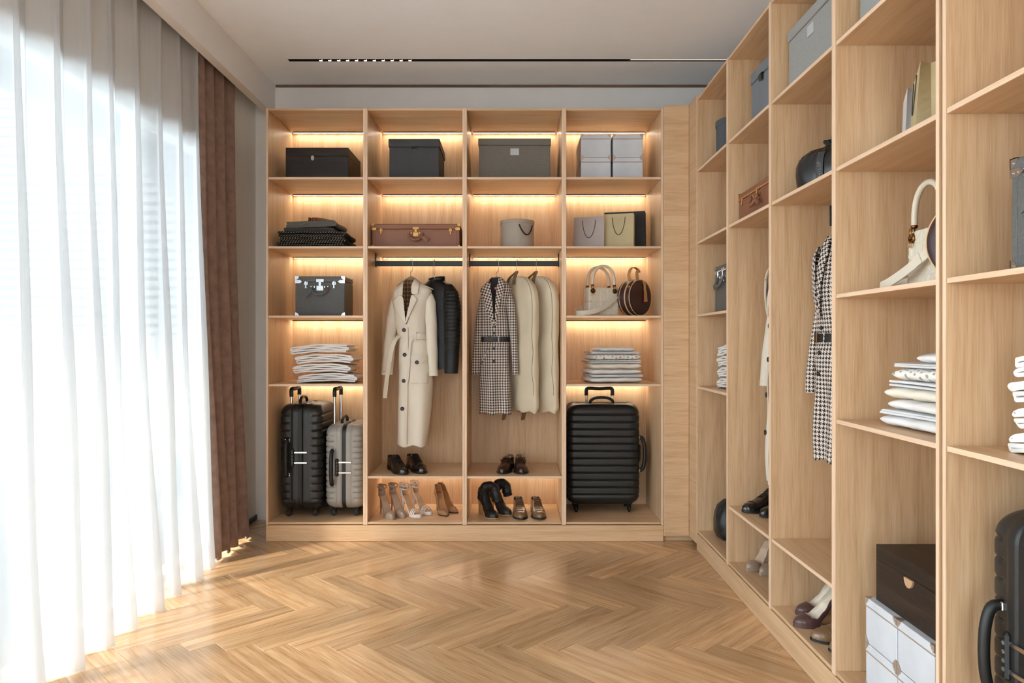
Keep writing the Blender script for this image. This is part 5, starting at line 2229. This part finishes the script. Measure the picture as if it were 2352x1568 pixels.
# ------------------------------------------------------------------ trench coat
X0 = 942
YT = -.035
tcoat = thing('trench_coat', 'cream belted trench coat with dark buttons on a wooden hanger', 'coat', ((X0 - 1176) * KP, 4.66, 0))
tcl = Cloth(rows_px([(642, 931, 957, .028), (650, 924, 966, .045), (658, 912, 984, .055), (667, 904, 993, .062), (680, 902, 990, .068), (710, 904, 982, .07), (745, 908, 979, .066), (775, 915, 981, .060), (800, 916, 985, .068), (850, 917, 993, .076), (880, 916, 995, .078), (930, 915, 992, .076), (980, 914, 986, .072), (1020, 913, 981, .068)], X0), YT)
tcl.fold = lambda x, z: .010 * max(0, min(1, (1.05 - z) / .25)) * sin(x * 48 + .6) + .004 * sin(z * 17 + x * 20)
so_, sl_ = tcl.shell(carve=carve_px([(641, 921, 954), (660, 921, 953), (682, 923, 951), (690, 924, 950), (715, 928, 945), (742, 933.5, 937)], X0), nz=110, n=120)
so_.build('coat_body', TRENCH, tcoat, 60)
sl_.build('lining', pm_, tcoat, 60)
tcl.patch(pat_px([(681, 917, 927), (686, 912, 930), (693, 901, 931), (700, 905, 931.5), (715, 914, 933), (730, 924, 934.5), (744, 932, 936)], X0), .008, .004).build('lapel', TRENCH, tcoat, 50)
tcl.patch(pat_px([(679, 949, 953), (684, 947, 957), (689, 946, 961), (700, 944, 956), (715, 940, 949), (730, 937, 942), (742, 935, 937)], X0), .008, .004).build('lapel', TRENCH, tcoat, 50)
tcl.patch(pat_px([(648, 922, 928), (660, 918, 928.5), (672, 916, 928.5), (680, 917, 928.5)], X0), .009, .004).build('collar', TRENCH, tcoat, 50)
tcl.patch(pat_px([(642, 953, 959), (650, 950, 965), (660, 948, 965), (670, 948, 963), (677, 950, 962)], X0), .009, .005).build('collar', TRENCH, tcoat, 50)
tcl.patch(pat_px([(752, 919, 940), (800, 918, 941), (900, 917, 940), (1016, 915, 938)], X0), .003, .0025).build('front_placket', TRENCH, tcoat, 50)
tcl.patch(pat_px([(817, 946, 984), (850, 946, 986), (878, 945, 987)], X0), .002, .003).build('patch_pocket', TRENCH, tcoat, 50)
tcl.patch(pat_px([(816, 945, 984), (826, 946, 984), (833, 954, 973), (839, 961, 964)], X0), .006, .003).build('pocket_flap', TRENCH, tcoat, 50)
tcl.patch(pat_px([(765, 958, 980), (779, 958, 980)], X0), .006, .004).build('waist_belt', TRENCH, tcoat, 50)
tcl.patch(pat_px([(761, 955, 959), (782, 955, 959)], X0), .011, .003, nu=2).build('belt_loop', TRENCH, tcoat, 50)
tcl.patch(pat_px([(1001, 914, 983), (1003, 914, 983)], X0), .0015, .0015, nu=16).build('hem_stitching', TRENCH, tcoat, 50)


def tp3(px, py, dy):
    x, z = gx_(px, X0), gz_(py)
    return Vector((x, dy if dy is not None else tcl.front(x, z) - .010, z))


MB().ribbon(smooth_path([tp3(919, 771, -.075), tp3(911, 782, -.105), tp3(904, 802, -.112), tp3(899, 830, -.116), tp3(893, 870, -.114), tp3(888, 912, -.108)], 4), (1, .1, .15), .026, .004).build('belt_end', TRENCH, tcoat, 50)
MB().ribbon(smooth_path([tp3(955, 772, None), tp3(947, 783, None), tp3(944, 805, None), tp3(943, 840, None), tp3(940, 868, None), tp3(937, 879, None)], 4), (1, .1, .1), .014, .004).build('belt_end', TRENCH, tcoat, 50)
for (px, py) in ((931, 758), (933, 814), (931, 873), (928, 936), (961, 831)):
    x, z = gx_(px, X0), gz_(py)
    button(tcl, (x, tcl.front(x, z) - (.009 if px == 961 else .0055), z), .0125, tcoat, BTN)


SHADE_LINE = plain('cream_shade_line', (150, 136, 114), 0.9)  # edge stitching drawn darker than the cloth, as painted shade lines


def cloth_line(cl, root, pxs, X, off, name='cloth_line', mat=None, rad=.0011):
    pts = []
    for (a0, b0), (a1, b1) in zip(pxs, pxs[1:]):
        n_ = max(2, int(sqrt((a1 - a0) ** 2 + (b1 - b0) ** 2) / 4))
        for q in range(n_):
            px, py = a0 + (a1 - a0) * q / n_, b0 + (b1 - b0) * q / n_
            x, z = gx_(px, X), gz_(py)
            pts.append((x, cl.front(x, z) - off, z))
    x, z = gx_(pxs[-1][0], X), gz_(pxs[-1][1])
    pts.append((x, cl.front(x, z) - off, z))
    MB().tube(pts, rad, 5).build(name, mat or SHADE_LINE, root, 60)


cloth_line(tcl, tcoat, [(917, 681), (901, 693), (914, 715), (924, 730), (932, 744)], X0, .0095, 'lapel_shade_line')
cloth_line(tcl, tcoat, [(953, 679), (961, 689), (956, 700), (949, 715), (942, 730), (937, 742)], X0, .0095, 'lapel_shade_line')
cloth_line(tcl, tcoat, [(918, 660), (916, 672), (917, 680), (926, 680)], X0, .0105, 'collar_shade_line')
cloth_line(tcl, tcoat, [(965, 650), (965, 660), (963, 670), (962, 677), (950, 677)], X0, .0105, 'collar_shade_line')
cloth_line(tcl, tcoat, [(940, 752), (941, 800), (940, 900), (938, 1016)], X0, .0040, 'placket_shade_line')
cloth_line(tcl, tcoat, [(945, 816), (946, 826), (954, 833), (962, 839), (973, 833), (984, 826)], X0, .0070, 'flap_shade_line')
cloth_line(tcl, tcoat, [(946, 840), (945, 878), (987, 878)], X0, .0036, 'pocket_shade_line')
cloth_line(tcl, tcoat, [(958, 765), (979, 765)], X0, .0080, 'belt_shade_line')
cloth_line(tcl, tcoat, [(958, 779), (979, 779)], X0, .0080, 'belt_shade_line')
cloth_line(tcl, tcoat, [(962, 685), (963, 720), (964, 762)], X0, .0001, 'princess_seam', TRENCH, .0008)


def slv(pxs, X, name, mat, root, **kw):
    sleeve([(gx_(px, X), yy, gz_(py), r_) for px, py, yy, r_ in pxs], **kw).build(name, mat, root, 60)


slv([(891, 860, YT - .035, .036), (893, 835, YT - .032, .037), (896, 790, YT - .024, .036), (900, 735, YT - .008, .033), (906, 695, YT + .01, .032), (912, 672, YT + .01, .022)], X0, 'sleeve', TRENCH, tcoat, wr=.05)
slv([(996, 862, YT - .03, .031), (995, 830, YT - .03, .033), (993, 785, YT - .03, .036), (991, 730, YT - .025, .037), (989, 695, YT - .015, .036), (984, 668, YT - .0, .024)], X0, 'sleeve', TRENCH, tcoat, wr=.05)
for px, y_, rr, zz in ((891, YT - .035, .037, 852), (996, YT - .03, .0325, 853)):
    MB().tube([(gx_(px, X0) + rr * cos(a), y_ + rr * .86 * sin(a), gz_(zz)) for a in [2 * pi * k / 24 for k in range(24)]], .0014, 6, closed=True).build('cuff_seam', TRENCH, tcoat, 60)
MB().ribbon([tp3(964, 657, -.055), tp3(975, 656, -.062), tp3(986, 660, -.058), tp3(995, 664, -.046)], (0, 1, .15), .024, .003).build('epaulette', TRENCH, tcoat, 50)
h1 = hanger('wooden hanger carrying the cream trench coat in the back wardrobe', ((X0 - 1176) * KP, 4.66, 0), 0, gz_(632), half=.088)
ta = HP + radians(2)
tc2 = dup(tcoat, 'cream coat edge showing past the divider on the right wall', (1.288, 3.330, 0), ta)
for k_ in [q for q in children(tc2) if q.name.startswith('belt_end')]:
    bpy.data.objects.remove(k_)
dup(h1, 'wooden hanger with the cream coat on the right wall', (1.332, 3.330, 0), ta)

# ------------------------------------------------------------------ biker jacket
JX = 1000
jk = thing('biker_jacket', 'black leather biker jacket with ribbed sleeves behind the trench coat', 'jacket', ((JX - 1176) * KP, 4.676, 0), radians(-40))
jc = Cloth([(gz_(641), -.052, .052, .036), (gz_(646), -.075, .075, .044), (gz_(655), -.12, .12, .05), (gz_(667), -.145, .145, .052), (gz_(700), -.145, .145, .055), (gz_(760), -.140, .140, .055), (gz_(845), -.145, .145, .055)], .0)
a_, b_ = jc.shell(nz=40, n=60)
a_.build('jacket_body', JKT, jk, 60)
for sx in (-1, 1):
    sleeve([(sx * .168, -.034, gz_(856), .046), (sx * .170, -.032, gz_(820), .050), (sx * .165, -.022, gz_(760), .057), (sx * .155, -.012, gz_(705), .060), (sx * .135, -.004, gz_(672), .052), (sx * .105, .0, gz_(652), .028)], ribs=(gz_(815), gz_(668), .0235)).build('quilted_sleeve', JKT, jk, 60)
MB().ribbon([(.058 * cos(a), .042 * sin(a) + .004, gz_(641) + .010 * sin(a)) for a in [-pi / 2 + .25 + (2 * pi - .5) * k / 30 for k in range(31)]], (0, 0, 1), .034, .006).build('stand_collar', JKT, jk, 60)
for k in range(2):
    MB().ball((-.030 + .014 * k, -.039 - .003 * k, gz_(643)), .0035, 8, 6).build('snap_stud', SILVER, jk, 60)
h2 = hanger('wooden hanger carrying the black biker jacket in the back wardrobe', ((JX - 1176) * KP - .012, 4.66, 0), radians(-40), gz_(636), half=.055)

# ------------------------------------------------------------------ houndstooth coat
HX = 1141
YH = -.050
hcoat = thing('houndstooth_coat', 'black and white houndstooth coat with black belt in the back wardrobe', 'coat', ((HX - 1176) * KP, 4.66, 0))
hcl = Cloth(rows_px([(637, 1129, 1152, .028), (645, 1122, 1160, .044), (654, 1112, 1170, .052), (662, 1106, 1176, .056), (675, 1105, 1173, .060), (710, 1106, 1165, .060), (745, 1105, 1168, .056), (779, 1103, 1172, .050), (800, 1103, 1169, .056), (860, 1102, 1171, .062), (940, 1101, 1176, .066), (947, 1101, 1175, .066)], HX), YH)
hcl.fold = lambda x, z: .011 * max(0, min(1, (1.20 - z) / .25)) * sin(x * 62 + .4) + .003 * sin(z * 21 + x * 25)
so_, sl_ = hcl.shell(carve=carve_px([(636, 1124, 1150), (660, 1123, 1147), (690, 1126, 1142), (720, 1130, 1140), (750, 1135, 1138)], HX), nz=100, n=110)
so_.build('coat_body', hm, hcoat, 60)
sl_.build('lining', DKLIN, hcoat, 60)
hcl.patch(pat_px([(650, 1118, 1127), (660, 1108, 1127), (668, 1103, 1128), (680, 1107, 1130), (700, 1114, 1132), (725, 1123, 1134), (751, 1133, 1136)], HX), .009, .004, rot=.35).build('lapel', hm, hcoat, 50)
hcl.patch(pat_px([(638, 1145, 1150), (645, 1145, 1156), (660, 1142, 1160), (675, 1140, 1154), (700, 1138, 1148), (730, 1137, 1142), (749, 1136, 1138)], HX), .009, .004, rot=-.3).build('lapel', hm, hcoat, 50)
hcl.patch(pat_px([(773, 1103.5, 1172), (785, 1103.5, 1172)], HX), .004, .004, nu=26).build('waist_belt', BLKLEA, hcoat, 50)
xb, zb_ = gx_(1126, HX), gz_(779)
yb_ = hcl.front(xb, zb_) - .011
MB().box(xb - .011, xb - .008, yb_ - .004, yb_, zb_ - .018, zb_ + .018, .001).box(xb + .008, xb + .011, yb_ - .004, yb_, zb_ - .018, zb_ + .018, .001).box(xb - .011, xb + .011, yb_ - .004, yb_, zb_ + .016, zb_ + .019, .001).box(xb - .011, xb + .011, yb_ - .004, yb_, zb_ - .019, zb_ - .016, .001).build('belt_buckle', COPPER, hcoat)
hcl.patch(pat_px([(771, 1145, 1147), (787, 1145, 1147)], HX), .0095, .002, nu=2).build('belt_loop', hm, hcoat)
for (px, py) in ((1135, 765), (1135, 800), (1135, 829)):
    x, z = gx_(px, HX), gz_(py)
    button(hcl, (x, hcl.front(x, z) - .001, z), .0085, hcoat, BTN)
hcl.patch(pat_px([(800, 1120, 1123), (820, 1111, 1115), (838, 1103, 1106)], HX), .004, .003, rot=.6).build('pocket_flap', hm, hcoat, 50)
slv([(1093, 858, YH - .034, .0275), (1094.5, 830, YH - .032, .0275), (1098, 790, YH - .024, .0265), (1103, 730, YH - .004, .025), (1109, 695, YH + .01, .026), (1114, 668, YH + .01, .018)], HX, 'sleeve', hm, hcoat)
slv([(1184, 859, YH - .028, .0180), (1183, 830, YH - .028, .0200), (1181, 790, YH - .026, .0225), (1177, 735, YH - .022, .026), (1172, 695, YH - .014, .028), (1166, 665, YH, .020)], HX, 'sleeve', hm, hcoat)
MB().lathe([(.0001, 0), (.0085, 0), (.0085, .001)], 16, (0, 0, 0), 'y').build('round_label', plain('pink_label', (206, 140, 130), .7), hcoat, loc=(gx_(1139, HX), YH - .002, gz_(662)))
h3 = hanger('wooden hanger carrying the houndstooth coat in the back wardrobe', ((HX - 1176) * KP, 4.66, 0), 0, gz_(633), half=.075)
hb3 = HP + radians(4)
dup(hcoat, 'black and white houndstooth coat showing past the divider on the right wall', (1.300, 2.805, 0), hb3)
dup(h3, 'wooden hanger with the houndstooth coat on the right wall', (1.332, 2.805, 0), hb3)

# ------------------------------------------------------------------ garment bags
gbx = thing('garment_bag', 'cream cotton garment bag with brown straps beside the houndstooth coat', 'garment bag', group='cream garment bags')
gcl = Cloth([(gz_(634), -.045, .045, .020), (gz_(638), -.085, .085, .028), (gz_(646), -.130, .130, .034), (gz_(658), -.165, .165, .040), (gz_(675), -.188, .188, .043), (gz_(700), -.198, .198, .045), (gz_(760), -.198, .198, .044), (gz_(790), -.190, .190, .042), (gz_(850), -.196, .196, .045), (gz_(905), -.194, .194, .043), (gz_(930), -.200, .200, .040), (gz_(938), -.195, .195, .036), (gz_(943), -.180, .180, .026)], 0, 3.2)
gcl.rows = [(z, l_, r_, d_ * .84) for z, l_, r_, d_ in gcl.rows]
gcl.fold = lambda x, z: .006 * sin(x * 34 + 3 * z) + .004 * sin(z * 22 - x * 30)
a_, b_ = gcl.shell(nz=70, n=80)
a_.build('bag_body', BAGC, gbx, 60)
pts = []
for k in range(28):
    z = gz_(640 + (905 - 640) * k / 27)
    xl, xr, d = gcl.at(z)
    x = xr - .016 + .003 * sin(k * .8)
    pts.append((x, gcl.front(x, z) - .0015, z))
MB().tube(pts, .0012, 6).build('zip_piping', BAGSTR, gbx, 60)
MB().ribbon(smooth_path([(-.085, -.030, gz_(650)), (-.070, -.022, gz_(636)), (-.03, -.016, gz_(627)), (.002, -.016, gz_(622)), (.012, -.030, gz_(628)), (.014, -.046, gz_(642)), (.016, -.052, gz_(652))], 4), (0, 1, .2), .022, .0025).build('top_strap', BAGSTR, gbx, 50)
MB().ribbon([(.016, -.052, gz_(644)), (.017, -.054, gz_(653))], (1, 0, 0), .026, .003).build('strap_patch', BAGSTR, gbx)
MB().ribbon(smooth_path([(-.040, -.045, gz_(925)), (-.045, -.058, gz_(938)), (-.060, -.062, gz_(955)), (-.085, -.055, gz_(967)), (-.105, -.040, gz_(960)), (-.110, -.028, gz_(935))], 4), (0, 1, .3), .022, .0025).build('bottom_strap', BAGSTR, gbx, 50)
ga = radians(-54)
gbx.location = ((1191 - 1176) * 4.66 / F, 4.672, 0)
gbx.rotation_euler.z = ga
dup(gbx, 'cream cotton garment bag with brown straps next to the divider', ((1235.5 - 1176) * 4.66 / F, 4.672, 0), ga)
h4 = hanger('hanger inside the garment bag beside the houndstooth coat', ((1188 - 1176) * 4.66 / F, 4.66, 0), ga, gz_(642), half=.07, drop=.03)
dup(h4, 'hanger inside the garment bag next to the divider', ((1232.5 - 1176) * 4.66 / F, 4.66, 0), ga)
